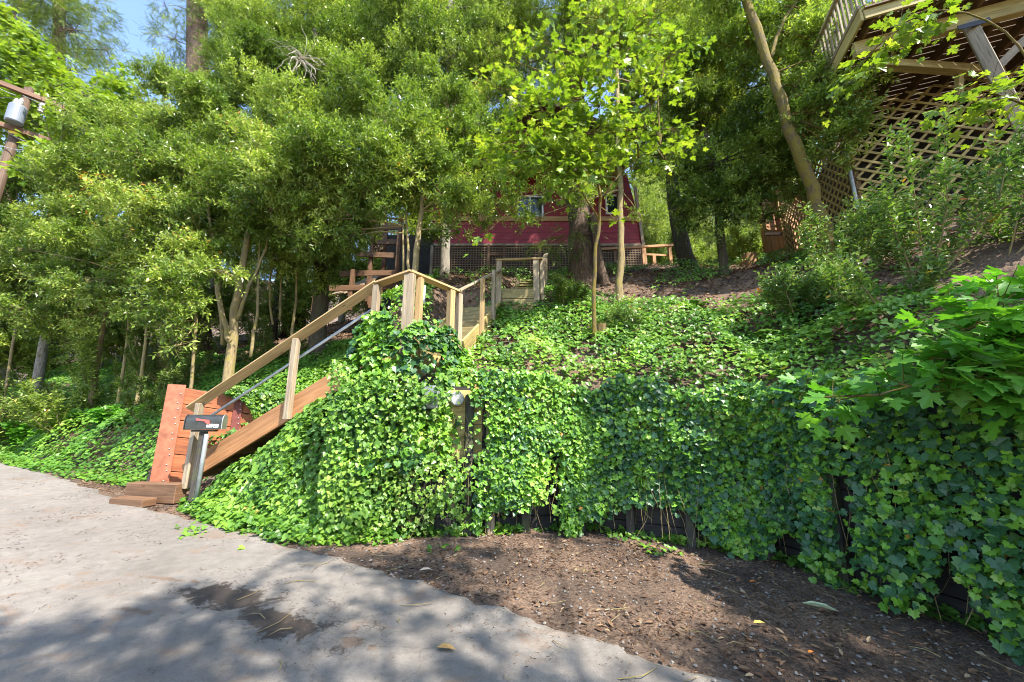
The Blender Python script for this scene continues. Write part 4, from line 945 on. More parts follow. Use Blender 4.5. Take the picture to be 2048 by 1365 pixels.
T('slender pale trunk with green crown before the right end of the red house', (1238, 612, 8.9),
  [([(1236, 612, 8.9), (1240, 540, 8.9), (1242, 430, 9.0), (1238, 330, 9.1), (1236, 200, 9.3), (1230, 40, 9.8)], .095, .05)], B_LAUREL, [(1240, 90, 9.8, 1.2), (1300, 30, 10, 1.3), (1200, 330, 9.0, .45), (1140, 360, 9.0, .5), (1120, 300, 9.2, .7), (1060, 330, 9.2, .6), (1260, 340, 8.9, .35), (1280, 430, 8.9, .18), (1060, 440, 9.0, .3), (1030, 395, 8.9, .35), (1100, 385, 8.9, .35), (1165, 405, 8.9, .3), (1000, 420, 9.0, .25), (1210, 390, 8.8, .22), (1290, 180, 9.7, .8), (1180, 40, 9.8, 1.1), (1340, 120, 9.8, .9), (1370, 220, 9.6, .7), (1300, 260, 9.4, .5), (1320, 350, 9.2, .35)], 5, 'laurel')
T('thick reddish redwood with furrowed bark left of the slender pale trunk', (1160, 575, 10.6),
  [([(1168, 575, 10.6), (1165, 500, 10.6), (1156, 400, 10.7), (1150, 250, 10.8), (1145, 60, 11), (1142, -120, 11.4)], .40, .30), ([(1215, 590, 10.0), (1200, 520, 10.1), (1185, 430, 10.3)], .14, .1)], B_REDWOOD,
  [(1130, 60, 11.2, 1.6), (1060, 20, 11.3, 1.5), (1200, -20, 11.3, 1.6), (1050, 130, 11.0, 1.0), (1160, 470, 10.0, .5), (1090, 480, 10.2, .35)], 6, 'conifer', 'redwood_tree', group=None)
T('dark ivy-footed trunk with wide heavy crown beside the rail fence', (1372, 556, 11.6),
  [([(1385, 556, 11.6), (1366, 490, 11.6), (1348, 400, 11.7), (1338, 300, 11.8), (1335, 180, 12), (1330, 20, 12.4)], .27, .14), ([(1338, 320, 11.8), (1280, 300, 11.9), (1240, 270, 12)], .08, .04)], B_DARK,
  [(1340, 180, 12, 1.7), (1300, 60, 12.2, 1.9), (1400, 90, 12, 1.8), (1250, 260, 11.8, .9), (1390, 280, 11.6, .9), (1330, 250, 11.8, 1.0), (1450, 20, 12, 1.7), (1560, 40, 12, 1.6)], 7, 'laurel', group=None, name='broadleaf_tree')
T('grey trunk with dark crown growing in front of the left end of the red house', (888, 580, 10.8),
  [([(886, 580, 10.8), (890, 500, 10.8), (895, 400, 10.9), (898, 250, 11), (900, 60, 11.4), (902, -80, 11.8)], .16, .11)], B_GREYTREE,
  [(900, 130, 11.2, 1.7), (810, 80, 11.6, 1.9), (990, 120, 11.6, 1.5), (900, 10, 11.8, 1.9), (940, 220, 11.2, .9), (870, 450, 10.6, .45), (950, 300, 10.8, .7), (930, 390, 10.6, .5), (990, 210, 11, .8), (850, 200, 11, 1.1), (1000, 30, 11.6, 1.6), (960, 260, 10.4, .7), (930, 350, 10.2, .5), (985, 330, 10.4, .45), (900, 300, 10.3, .6), (960, 430, 10.2, .3), (1010, 250, 10.6, .6)], 8, 'laurel', group=None, name='broadleaf_tree')
T('ivy-wrapped dark trunk standing in the shade left of the timber frame', (645, 640, 10.6),
  [([(645, 640, 10.6), (642, 560, 10.6), (640, 440, 10.8), (636, 250, 11), (632, 60, 11.6)], .22, .13)], B_DARK,
  [(640, 130, 11.6, 1.9), (560, 60, 11.8, 2.0), (720, 60, 12, 1.8), (650, 500, 10.5, .6), (640, 570, 10.4, .38), (600, 230, 11.3, 1.2), (660, 170, 11, 1.2), (520, 150, 11.4, 1.4), (740, 140, 11.3, 1.3)], 9, 'laurel', group=None, name='broadleaf_tree')
T('moss-covered leaning trunk rising across the view before the lattice deck', (1668, 500, 7.0),
  [([(1668, 505, 7.0), (1640, 430, 7.0), (1605, 330, 7.0), (1570, 230, 7.0), (1535, 120, 7.1), (1492, 0, 7.2), (1450, -110, 7.4)], .125, .085), ([(1540, 118, 7.1), (1560, 60, 7.1), (1590, 5, 7.2)], .05, .03)], B_MOSS,
  [(1560, 30, 7.4, .8), (1650, 170, 7.2, .55), (1610, 90, 7.3, .55), (1500, 90, 7.8, .7), (1450, 20, 7.8, .9), (1690, 120, 7.3, .45), (1720, 175, 7.1, .35), (1640, 220, 7.0, .45), (1690, 210, 6.9, .4), (1600, 180, 7.2, .5), (1640, 60, 7.4, .5), (1600, 0, 7.5, .7), (1680, 270, 7.0, .3), (1700, 330, 6.8, .22), (1650, 310, 6.9, .3), (1680, 60, 7.0, .5), (1660, 120, 6.9, .5), (1700, 200, 6.6, .4), (1740, 230, 6.5, .28), (1650, 230, 6.8, .45), (1690, 290, 6.7, .35), (1740, 160, 6.5, .3)], 10, group=None, name='leaning_tree')
# big-leaf maple in the middle
T('young big-leaf maple with glowing yellow-green leaves above the stairs', (1183, 625, 6.9),
  [([(1183, 625, 6.9), (1190, 540, 6.85), (1197, 450, 6.8), (1200, 380, 6.7), (1180, 300, 6.6), (1160, 200, 6.5)], .042, .02), ([(1197, 440, 6.8), (1150, 360, 6.5), (1090, 300, 6.3)], .02, .01), ([(1200, 400, 6.8), (1260, 330, 6.8), (1320, 290, 6.9)], .018, .01)], B_MOSS,
  [(1160, 170, 6.3, .75), (1090, 230, 6.2, .6), (1240, 130, 6.4, .62), (1180, 270, 6.3, .7), (1080, 320, 6.2, .5), (1150, 350, 6.2, .5), (1260, 260, 6.5, .55), (1060, 390, 6.1, .36), (1300, 210, 6.6, .5), (1120, 430, 6.2, .38), (1030, 350, 6.2, .3), (1330, 320, 6.8, .32), (1250, 380, 6.6, .35), (1010, 430, 6.1, .22), (1060, 460, 6.1, .2), (1110, 100, 6.4, .45), (1290, 70, 6.6, .45), (1010, 280, 6.3, .25), (1150, 500, 6.4, .12), (1120, 300, 6.1, .5), (1200, 210, 6.2, .5), (1040, 290, 6.1, .35), (1080, 360, 6.0, .3), (1200, 330, 6.2, .4), (1330, 120, 6.8, .5), (1000, 180, 6.5, .4), (1380, 200, 7.0, .4), (1340, 260, 6.9, .4), (960, 320, 6.3, .2), (1020, 120, 6.6, .45), (1200, 40, 6.8, .5), (980, 460, 6.1, .12), (1230, 440, 6.6, .2), (1010, 390, 6.2, .3), (1060, 420, 6.2, .28), (1130, 400, 6.3, .35), (980, 350, 6.3, .25), (1210, 395, 6.5, .25), (1090, 470, 6.2, .2), (1320, 400, 6.9, .25), (1040, 440, 6.1, .22), (1110, 455, 6.2, .22), (990, 300, 6.3, .3), (1180, 440, 6.4, .2)], 11, 'maple', 'maple_tree', group='big-leaf maples', thr=.44, sq=(1.15, 1, .38), dens=.95)
T('bright lime big-leaf maple behind the utility pole', (110, 660, 12.5),
  [([(110, 660, 12.5), (120, 500, 12.5), (130, 330, 12.6), (120, 200, 12.8)], .12, .05)], B_GREYTREE,
  [(60, 130, 12.6, 1.4), (160, 190, 12.6, 1.5), (60, 250, 12.6, 1.5), (200, 280, 12.8, 1.2), (20, 60, 12.8, .9), (130, 350, 12.5, 1.2), (240, 150, 13.2, .35), (75, 300, 8.6, .22), (20, 330, 8.5, .25), (95, 265, 8.7, .14), (125, 190, 9.2, .2), (75, 160, 8.8, .13), (-40, 200, 12.4, 1.4)], 12, 'mapletree', 'maple_tree', group='big-leaf maples', sq=(1, 1, .7), dens=1.2)
T('maple spray of large green leaves reaching over the wall at the right edge', (2120, 820, 2.9),
  [([(2150, 830, 2.9), (2120, 760, 2.85), (2060, 690, 2.8), (1960, 660, 2.8)], .018, .008), ([(2120, 760, 2.85), (2040, 800, 2.75), (1900, 760, 2.75), (1760, 790, 2.85)], .014, .006)], B_MOSS,
  [(2000, 610, 2.75, .20), (1930, 660, 2.75, .17), (2040, 690, 2.7, .22), (1860, 715, 2.8, .16), (1960, 750, 2.7, .18), (2060, 780, 2.65, .17), (1800, 770, 2.9, .11), (1680, 800, 3.3, .11), (1900, 780, 2.75, .12), (1600, 800, 3.6, .07)], 13, 'mapleg', 'maple_tree', group='big-leaf maples', thr=.1, dens=8.0, sq=(1, 1, .6))
T('maple spray of lime leaves hanging in front of the deck beams', (2150, 560, 4.4),
  [([(2150, 560, 4.4), (2110, 400, 4.4), (2080, 240, 4.4), (1990, 190, 4.4), (1900, 215, 4.4)], .025, .008), ([(2080, 240, 4.4), (2040, 90, 4.4), (1900, 20, 4.6), (1800, 50, 4.7)], .018, .008)], B_MOSS,
  [(1900, 215, 4.4, .13), (1960, 200, 4.4, .17), (2030, 190, 4.4, .18), (1990, 250, 4.4, .11), (1800, 50, 4.7, .17), (1860, 20, 4.6, .18), (1760, 90, 4.8, .1), (1740, 140, 4.9, .14), (1700, 150, 5.1, .12), (1780, 120, 4.9, .1)], 14, 'maple', 'maple_tree', group='big-leaf maples', thr=.2, dens=3.2, sq=(1, 1, .5))
# left side small trees
T('low laurel with thin stem on the shaded left bank', (210, 690, 10.4),
  [([(212, 690, 10.4), (208, 620, 10.4), (200, 540, 10.4), (180, 430, 10.5)], .06, .03)], B_LAUREL, [(100, 470, 10.5, 1.2), (230, 470, 10.3, .9), (30, 420, 10.6, 1.2), (180, 545, 10.0, .75), (60, 550, 10.4, .8), (170, 400, 10.8, 1.1), (120, 560, 10.0, .6), (60, 350, 10.9, 1.0), (0, 500, 10.3, .9), (260, 350, 10.6, 1.0)], 15)
T('slim laurel on the left bank beside the thin stemmed one', (262, 690, 9.8),
  [([(264, 690, 9.8), (262, 620, 9.8), (256, 540, 9.8), (262, 450, 9.9)], .035, .02)], B_LAUREL, [(290, 520, 9.6, .55), (240, 580, 9.5, .45), (330, 560, 9.4, .35), (140, 600, 9.8, .4), (330, 480, 9.6, .6), (200, 480, 9.7, .6)], 16)
T('tall laurel crown against the blue gap in the sky', (345, 640, 12.8),
  [([(345, 640, 12.8), (350, 500, 12.8), (360, 330, 12.9), (370, 180, 13)], .15, .07)], B_LAUREL, [(365, 215, 13, 1.3), (330, 310, 12.8, 1.4), (430, 170, 13, 1.3), (410, 300, 12.8, 1.3), (470, 90, 13.2, 1.3), (350, 150, 13.2, .5), (500, 200, 12.8, 1.3), (400, 400, 12.5, 1.3), (560, 300, 12.5, 1.4), (300, 250, 12.6, .9)], 17)
# tall dark redwoods behind, with visible trunks against the sky
RW = [((392, 640, 17), 395, .62, [(450, 40, 17, 1.6), (520, 10, 17.5, 1.8), (350, 80, 17, 1.0), (460, 130, 17, 1.2), (330, 10, 17, .6), (330, 150, 17, .8), (420, 20, 17, 1.0)], 'tall redwood whose pale trunk shows beside the blue sky gap'),
      ((110, 640, 19), 118, .35, [(150, 60, 19, 1.8), (90, 20, 19, 1.7), (190, 20, 19.5, 1.0), (150, 140, 19, 1.2), (215, 100, 19, .9), (200, 170, 18, 1.2)], 'feathery redwood at the upper left beyond the lime maple'),
      ((8, 640, 17), 10, .5, [(30, 40, 17, 1.2), (-20, 120, 17, 1.6), (60, -30, 17, 1.4), (30, 330, 17, 1.2)], 'redwood at the far left edge above the pole'),
      ((600, 600, 20), 598, .45, [(600, 60, 20, 2.6), (520, 130, 20, 2.2), (680, 10, 20, 2.4), (620, 220, 20, 2.0)], 'redwood behind the middle laurels'),
      ((760, 560, 21), 762, .5, [(760, 40, 21, 2.6), (720, 180, 21, 2.2), (830, 150, 21, 2.2)], 'shaded redwood between the laurels and the grey trunk'),
      ((1030, 460, 24), 1028, .5, [(1030, 90, 24, 3.0), (960, 40, 24, 2.6), (1100, 120, 24, 2.4)], 'redwood rising behind the roof of the red house'),
      ((1660, 420, 17), 1665, .45, [(1650, 40, 17, 2.0), (1600, 130, 17, 1.8), (1700, -40, 17, 1.8)], 'redwood behind the corner of the raised deck')]
for i, (b_, tx_, r_, bl, lab) in enumerate(RW):
    Y = b_[2]; T(lab, b_, [([(tx_, b_[1], Y), (tx_, 350, Y), (tx_, 100, Y), (tx_, -150, Y)], r_, r_ * .7)], B_REDWOOD, bl, 40 + i, 'conifer', 'redwood_tree', group='redwoods behind', dens=1.0)

# forest further back: a few shapes, repeated as individuals
def proto_tree(kind, seed, barkm, h=11, label='', name='forest_tree'):
    rs = np.random.RandomState(seed); root = empty(name, (0, 0, 0), label, 'tree', 'forest trees uphill')
    MB(seed).tube(trunk_pts([(0, 0, -1), (.1, 0, h * .4), (.0, .1, h * .8), (.1, 0, h)], .05, seed), list(np.linspace(.24, .05, 13)), 10).build('trunk', barkm, root, smooth=True)
    bl = []
    for k in range(13):
        z = h * rs.uniform(.12, 1.0); a = rs.uniform(0, 6.28); q = rs.uniform(.2, 1.9) * (1.15 - z / h * .6); bl.append((q * math.cos(a), q * math.sin(a), z, rs.uniform(1.2, 1.9)))
    crown(root, kind, bl, seed, 1.0, barkm, [(0, 0, h * t) for t in (.3, .5, .7, .9)], world=True)
    return root
protos = [proto_tree('far', 71, B_GREYTREE, 10), proto_tree('far', 72, B_DARK, 12), proto_tree('brush', 73, B_GREYTREE, 7), proto_tree('conifer', 74, B_REDWOOD, 15, name='forest_conifer')]
FT = [ # px, Y, proto, scale, label
 (1290, 19, 2, .8, 'pale bushy tree just right of the red house'), (1360, 21, 2, .9, 'pale bushy tree behind the dark ivy-footed trunk'), (1430, 18.5, 2, .55, 'low pale tree above the stump, left of it'),
 (1500, 21, 2, .8, 'pale tree directly behind the stump'), (1560, 22, 2, .8, 'pale tree behind the small cabin'), (1470, 27, 0, 1.1, 'broad green tree high behind the stump'), (1330, 27, 1, 1.1, 'tall green tree behind the rail fence'),
 (1400, 34, 3, 1.3, 'conifer high on the slope right of the house'), (1570, 30, 3, 1.2, 'conifer high on the slope behind the cabin'), (1620, 24, 0, 1.1, 'green tree beside the raised deck corner'),
 (1180, 28, 1, 1.2, 'tall tree behind the right roof of the house'), (930, 25, 0, 1.1, 'green tree behind the left roof of the house'), (840, 19, 1, .8, 'green tree left of the red house wall'),
 (740, 25, 3, 1.1, 'conifer seen above the timber frame'), (690, 17.5, 0, .75, 'green tree behind the timber frame'), (560, 18, 1, .9, 'shaded tree behind the multi-stemmed laurel'), (480, 23, 3, 1.0, 'conifer behind the multi-stemmed laurel'),
 (420, 17, 0, .8, 'green tree between the laurel and the low sunlit branch'), (310, 20, 1, .75, 'green tree under the sky gap'), (230, 17, 0, .65, 'green tree behind the thin-stemmed laurels'), (140, 19, 1, .75, 'green tree behind the low laurel, left bank'),
 (50, 17, 0, .65, 'green tree below the utility pole'), (-30, 16, 1, .75, 'green tree cut by the left edge'), (1080, 20, 0, .45, 'low tree against the roof edge')]
done = set()
def place_copy(root, loc, rz, s_, label):
    r_ = root.copy(); COL.objects.link(r_); r_.location = loc; r_.rotation_euler = (0, 0, rz); r_.scale = (s_, s_, s_); r_['label'] = label
    for ch in root.children:
        c_ = ch.copy(); COL.objects.link(c_); c_.parent = r_
        for g in ch.children: d_ = g.copy(); COL.objects.link(d_); d_.parent = c_
    return r_
rr_ = random.Random(5)
for px, Y, k, s_, lab in FT:
    x = (px - 1024) / F * Y / .95; z = gz1(x, Y) - .2; rz = rr_.uniform(0, 6.28)
    if k not in done:
        o = protos[k]; o.location = (x, Y, z); o.rotation_euler = (0, 0, rz); o.scale = (s_, s_, s_); o['label'] = lab; done.add(k)
    else: place_copy(protos[k], (x, Y, z), rz, s_, lab)

# trees standing beside and behind the viewpoint; their crowns throw the dappled shade on the street
for i, (x, y, h, bl) in enumerate([
    (4.2, -3.8, 8, [(2.2, -2.2, 7.6, 1.25), (3.9, -1.9, 7.8, 1.1), (3.2, -.2, 8.2, .9), (5.8, -3.0, 8.2, 1.3), (7.2, -.9, 8.0, .9), (5.2, 1.3, 8.4, .7)]),
    (10.2, -2.2, 9, [(8.2, -2.2, 8.2, 1.35), (9.6, -.6, 8.6, 1.3), (8.0, .2, 8.6, 1.2), (10.6, -3.0, 8.0, 1.5), (7.2, -4.2, 8.6, 1.4)]),
    (-.5, -5.6, 8, [(-.6, -4.2, 7.4, 1.3), (1.2, -4.4, 7.8, 1.3), (-.2, -2.3, 8.0, .9), (-2.6, -4.6, 8, 1.3), (.6, -2.0, 8.2, .8), (-3.6, -3.4, 7.6, .9)])]):
    rt = empty('shade_tree', (x, y, gz1(x, y)), ['broad laurel at the roadside behind the viewpoint', 'laurel beyond the retaining wall behind the viewpoint', 'laurel across the street behind the viewpoint'][i], 'tree', 'street-side shade trees')
    MB(300 + i).tube(trunk_pts([(x, y, -.5), (x + .1, y, h * .5), (x, y, h)], .05, i), list(np.linspace(.28, .12, 9)), 10).build('trunk', B_LAUREL, rt, smooth=True)
    crown(rt, 'laurel', bl, 300 + i, .42, B_LAUREL, [(x, y, h * t) for t in (.5, .7, .9)], thr=.42, world=True, sq=(1, 1, .6))

# bare dead branch tangled in front of the laurel crowns
c = at(600, 118, 7.5); mb = MB(730); r_ = random.Random(4)
mb.tube([c + Vector((-.2, .6, .3)), c + Vector((-.1, .2, .15)), c], [.02, .016, .012], 6)
for k in range(30):
    P = [c + Vector((r_.uniform(-.1, .1), 0, r_.uniform(-.05, .05)))]; d = Vector((r_.uniform(-.5, 1), r_.uniform(-.4, .2), r_.uniform(-.6, .3))).normalized()
    for q in range(7): d = (d + Vector((r_.uniform(-.5, .5), r_.uniform(-.4, .4), r_.uniform(-.55, .3)))).normalized(); P.append(P[-1] + d * .11)
    mb.tube(trunk_pts(P, 0, k, 2), list(np.linspace(.009, .003, 15)), 4)
o = mb.build('dead_branch', plain('bleached_twig', (.45, .38, .32), .8), None, org=c); tag(o, 'tangle of pale bare dead twigs high in the laurel crowns', 'branch')

# ------------------------------------------------------------------ shrubs
def shrub(label, px, py, Y, shoots, seed, kind='shrub', spread=.9, hgt=1.5, dead=False, name='shrub', lean=(0, -.15)):
    rs = np.random.RandomState(seed); b = at(px, py, Y); b.z = gz1(b.x, b.y); root = empty(name, b, label, 'shrub', 'shrubs on the bank')
    K = dict(KIND[kind]); mb = MB(seed); A, D = [], []
    for i in range(shoots):
        a = rs.uniform(0, 6.28); rad = spread * rs.uniform(.15, 1) ** .7; h = hgt * rs.uniform(.5, 1.0) * (1.1 - .35 * rad / spread)
        tip = b + Vector((math.cos(a) * rad + lean[0] * h, math.sin(a) * rad * .8 + lean[1] * h, h)); mid = b.lerp(tip, .5) + Vector((math.cos(a), math.sin(a), 0)) * rad * .25
        Q = trunk_pts([b + Vector((math.cos(a), math.sin(a), 0)) * .1 - Zu * .1, mid, tip], .01, seed + i, 4); mb.tube(Q, list(np.linspace(.011, .004, len(Q))), 5, cap=False)
        for q, q2 in zip(Q[2:-1], Q[3:]):
            d = (q2 - q).normalized()
            for j in range(3):
                e = Vector((rs.normal(), rs.normal(), .5 + rs.rand())).normalized(); A.append(q.lerp(q2, j / 3)); D.append((d * .6 + e * .6).normalized())
        A.append(Q[-2]); D.append((Q[-1] - Q[-2]).normalized())
    parts, (p0, p1) = twigs(K, np.array(A), np.array(D), rs); link('foliage', leaf_mesh('foliage', parts, K['mat']), root)
    v_, f, r_ = stems_np(p0, p1, .003); o_ = len(mb.v); mb.v += [tuple(q) for q in v_]; mb.f += [[int(a_) + o_ for a_ in t] for t in f]; mb.uv += [[(0, 0), (.1, 0), (.1, .1)]] * len(f)
    mb.build('stems', B_LAUREL, root, smooth=True); return root
shrub('tall silvery-leaved shrub in front of the lattice wall', 1850, 560, 4.9, 11, 501, spread=1.15, hgt=2.0)
shrub('bushy shrub below the lattice at the right edge', 2010, 600, 4.5, 11, 502, spread=1.1, hgt=1.5)
shrub('shrub with pale shiny leaves at the foot of the mossy leaning trunk', 1700, 600, 5.9, 9, 503, spread=1.1, hgt=1.1)
shrub('small shrub with yellowing leaves left of the pale shiny one', 1600, 640, 6.0, 9, 504, spread=.6, hgt=.6)
shrub('dense low shrub on the litter under the lattice', 1780, 640, 4.8, 7, 505, spread=.9, hgt=.7)
shrub('shrub in the shade at the lattice corner', 1720, 520, 6.6, 9, 506, spread=.7, hgt=1.0)
shrub('young leafy shrub on the left bank with broad bright leaves', 95, 700, 10.4, 5, 507, 'mapleg', spread=.6, hgt=.7)
shrub('bright leafy shrub halfway up the left bank', 175, 700, 10.0, 5, 508, 'mapleg', spread=.5, hgt=.6)
shrub('small bright shrub left of the multi-stemmed laurel', 255, 720, 9.4, 4, 509, 'mapleg', spread=.4, hgt=.4)
shrub('leafy shrub at the base of the upper landing', 1130, 600, 8.2, 8, 510, 'laureld', spread=.5, hgt=.7)
shrub('straggly sprig shrub over the ivy near the thick redwood', 1230, 660, 7.0, 7, 511, spread=.4, hgt=.55)
shrub('yellow-green brush left of the stump', 1440, 520, 14.5, 14, 512, 'brush', spread=1.6, hgt=1.8)
shrub('yellow-green brush behind the stump', 1510, 500, 15.5, 16, 513, 'brush', spread=1.9, hgt=2.2)
shrub('yellow-green brush behind the rail fence', 1330, 500, 16.5, 16, 514, 'brush', spread=1.7, hgt=2.6)
shrub('yellow-green brush beside the small cabin', 1550, 480, 14.5, 12, 515, 'brush', spread=1.2, hgt=1.6)
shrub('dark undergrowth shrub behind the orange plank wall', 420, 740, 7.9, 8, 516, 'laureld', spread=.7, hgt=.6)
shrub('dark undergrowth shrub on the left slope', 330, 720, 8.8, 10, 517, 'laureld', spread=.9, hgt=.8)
T('low spreading laurel foliage left of the multi-stemmed trunks', (300, 700, 9.3), [([(300, 700, 9.3), (296, 640, 9.3), (290, 560, 9.3)], .04, .02)], B_LAUREL,
  [(250, 620, 9.2, .6), (310, 540, 9.2, .6), (180, 630, 9.6, .55), (110, 640, 9.8, .6), (330, 640, 9.0, .4), (380, 440, 8.8, .7), (200, 560, 8.9, .6), (270, 500, 8.9, .6), (120, 560, 9.0, .6), (150, 470, 9.0, .7), (60, 500, 9.3, .7), (330, 600, 8.5, .3), (60, 620, 9.2, .5)], 18)
T('brownish low laurel foliage at the left edge above the bank', (40, 700, 11), [([(40, 700, 11), (36, 640, 11), (30, 560, 11)], .04, .02)], B_LAUREL,
  [(30, 600, 10.8, .8), (-30, 560, 10.8, .9), (100, 590, 10.9, .8), (20, 480, 11, 1.0), (150, 500, 11, .9)], 19)
T('laurel saplings in the shade behind the handrail', (590, 640, 10.2), [([(590, 640, 10.2), (594, 560, 10.2), (600, 450, 10.2)], .045, .02), ([(560, 640, 10.0), (562, 560, 10.0), (575, 450, 10.2)], .035, .02), ([(545, 650, 9.8), (540, 560, 9.8), (552, 470, 10.)], .03, .02)], B_LAUREL,
  [(590, 470, 10.1, .75), (540, 520, 9.9, .5), (640, 500, 10.0, .55), (690, 500, 9.8, .5), (500, 490, 10, .6), (590, 540, 9.9, .35)], 20)
shrub('green laurel thicket at the left edge of the bank', 40, 690, 10.2, 16, 520, 'laurel', spread=1.3, hgt=1.5)
shrub('green laurel thicket on the left bank below the thin stems', 180, 690, 9.8, 16, 521, 'laurel', spread=1.2, hgt=1.3)
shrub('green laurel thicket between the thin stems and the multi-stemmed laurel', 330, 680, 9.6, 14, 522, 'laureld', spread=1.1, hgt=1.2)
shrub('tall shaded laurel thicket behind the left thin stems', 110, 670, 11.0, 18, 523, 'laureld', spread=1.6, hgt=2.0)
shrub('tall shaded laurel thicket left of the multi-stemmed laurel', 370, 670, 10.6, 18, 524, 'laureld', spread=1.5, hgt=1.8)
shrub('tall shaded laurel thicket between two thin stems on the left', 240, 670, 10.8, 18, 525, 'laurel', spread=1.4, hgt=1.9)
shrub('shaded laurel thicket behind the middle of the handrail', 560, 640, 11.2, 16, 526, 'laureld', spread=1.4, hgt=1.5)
shrub('brown-tinged shrub far left under the trees', 40, 640, 11.5, 10, 518, spread=1.2, hgt=1.0)

# ferns
def fern(label, px, py, Y, n_, L, seed):
    rs = np.random.RandomState(seed); b = at(px, py, Y); b.z = gz1(b.x, b.y) + .02; parts = []
    for i in range(n_):
        a = 6.28 * i / n_ + rs.uniform(-.3, .3); d = np.array([math.cos(a), math.sin(a), 0]); l_ = L * rs.uniform(.75, 1.1); t = np.linspace(.08, 1, 22)
        P = np.array(b)[None] + d[None] * (l_ * .85 * t[:, None]) + np.array([0, 0, 1.])[None] * (l_ * (1.0 * t - .85 * t ** 2))[:, None]
        tg = norm(np.gradient(P, axis=0)); sd_ = norm(np.cross(tg, [0, 0, 1.])); w = L * .24 * np.sin(np.pi * np.clip(t * .95 + .05, 0, 1)) ** .7
        for s_ in (-1, 1): parts.append(stamp(T_LANCE, P, norm(sd_ * s_ + tg * .35), norm(np.cross(sd_, tg)) * 1.0, w, rs.rand(22), np.full(22, .9)))
    o = link('fern', leaf_mesh('fern', parts, L_FERN), None, b); tag(o, label, 'fern', 'ferns on the bank')
fern('sunlit fern below the lower landing behind the handrail', 712, 700, 6.4, 10, .42, 601)
fern('pale fern among the ivy right of the middle', 1535, 705, 6.0, 9, .38, 602)
fern('upright fern on the litter below the glossy laurel', 1390, 640, 7.6, 9, .42, 603)
fern('fern beside the ivy left of the redwood foot', 1110, 620, 7.9, 8, .35, 604)
fern('fern near the right shrubs above the ivy', 1640, 690, 5.6, 8, .33, 605)

# ------------------------------------------------------------------ ivy and ground cover
def surf_leaves(name, Tm, mat, N, region, size, rs, lift=(.02, .12), up=.9, mask=None, droop=.0):
    """leaves over the terrain; region(rs,n) -> x,y"""
    x, y = region(rs, N); d, h, w = toe_info(x, y)
    k = np.ones(len(x), bool) if mask is None else mask(x, y, d, rs); x, y = x[k], y[k]
    z = gz(x, y); nn = gnormal(x, y); li = rs.uniform(*lift, len(x)) + .30 * vnoise(x, y, .6, 31) * (lift[1] > .05) * smooth(d[k] / .5 if mask is not None else d)
    P = np.stack([x, y, z], -1) + nn * li[:, None] * 1.0
    nd = norm(nn * .75 + np.array([0, -.25, up * .6]) + .42 * rs.normal(size=P.shape)); dn = norm(nn * np.array([1, 1, 0]) + 1e-6)
    yd = norm(dn * .9 + np.array([0, 0, -.45]) + .7 * rs.normal(size=P.shape)); yd = norm(yd - nd * (yd * nd).sum(-1, keepdims=True))
    sc = rs.uniform(*size, len(x)); patch = vnoise(x, y, .5, 33); rn = np.where(rs.rand(len(x)) < .004, 1, np.clip(.5 * rs.rand(len(x)) + .65 * patch - .05, 0, .97))
    return stamp(Tm, P, yd, nd, sc, rn)
def toe_region(x0, x1, d0, d1):
    """sample by position along the toe between x0..x1 and distance up the bank"""
    T2 = TOE[(TOE[:, 0] >= x0 - 9) & (TOE[:, 0] <= x1 + 9)]
    def f(rs, n_):
        x = rs.uniform(x0, x1, n_ * 3); y = rs.uniform(-1, 22, n_ * 3); d, h, w = toe_info(x, y); k = (d > d0) & (d < d1); return x[k][:n_], y[k][:n_]
    return f
rs = np.random.RandomState(77)
def m1(x, y, d, rs):
    dens = np.where(x < .8, 1.0, 1.0) * (1 - smooth((d - np.interp(x, [-5, -1.2, 0, 1, 3, 6], [1.3, 1.7, 3.6, 3.3, 2.4, 2.0])) / .8)); k = rs.rand(len(x)) < dens
    under = (x < -1.95) & (y > 6.15 - (x + 5.05) * .25 + .12) & (y < 7.0 - (x + 5.05) * .25)
    k = k & (rs.rand(len(x)) < .12 + .88 * smooth((vnoise(x, y, .5, 36) * .6 + vnoise(x, y, .2, 37) * .4 - .22) / .14))
    return k & ~under & ~((x > -1.6) & (x < -1.0) & (y > 5.3) & (y < 5.9))
iv = [surf_leaves('ivy', T_IVYS, L_IVYB, 52000, toe_region(-4.9, 5.2, -.22, 4.6), (.05, .095), rs, (.0, .10), mask=m1)]
def steep(rs, n_):
    x = rs.uniform(-4.6, -1.5, n_ * 4); y = rs.uniform(4.3, 6.2, n_ * 4); d, h, w = toe_info(x, y); k = (d > -.05) & (d < .95); return x[k][:n_], y[k][:n_]
iv.append(surf_leaves('ivy', T_IVYS, L_IVYB, 15000, steep, (.05, .09), rs, (.0, .14), mask=m1))
def behind(rs, n_): return rs.uniform(-5.6, -1.9, n_), rs.uniform(6.9, 9.6, n_)
iv.append(surf_leaves('ivy', T_IVYS, L_IVYB, 14000, behind, (.05, .095), rs, (.0, .20), mask=lambda x, y, d, rs: (y > 7.15 - (x + 5.05) * .25) & (rs.rand(len(x)) < smooth((9.4 - y + vnoise(x, y, .7, 34)) / 1.0))))
iv_o = link('ivy', leaf_mesh('ivy', iv, L_IVYB)); tag(iv_o, 'bright ivy blanket over the bank right and below of the stairs', 'ivy', kind='stuff')

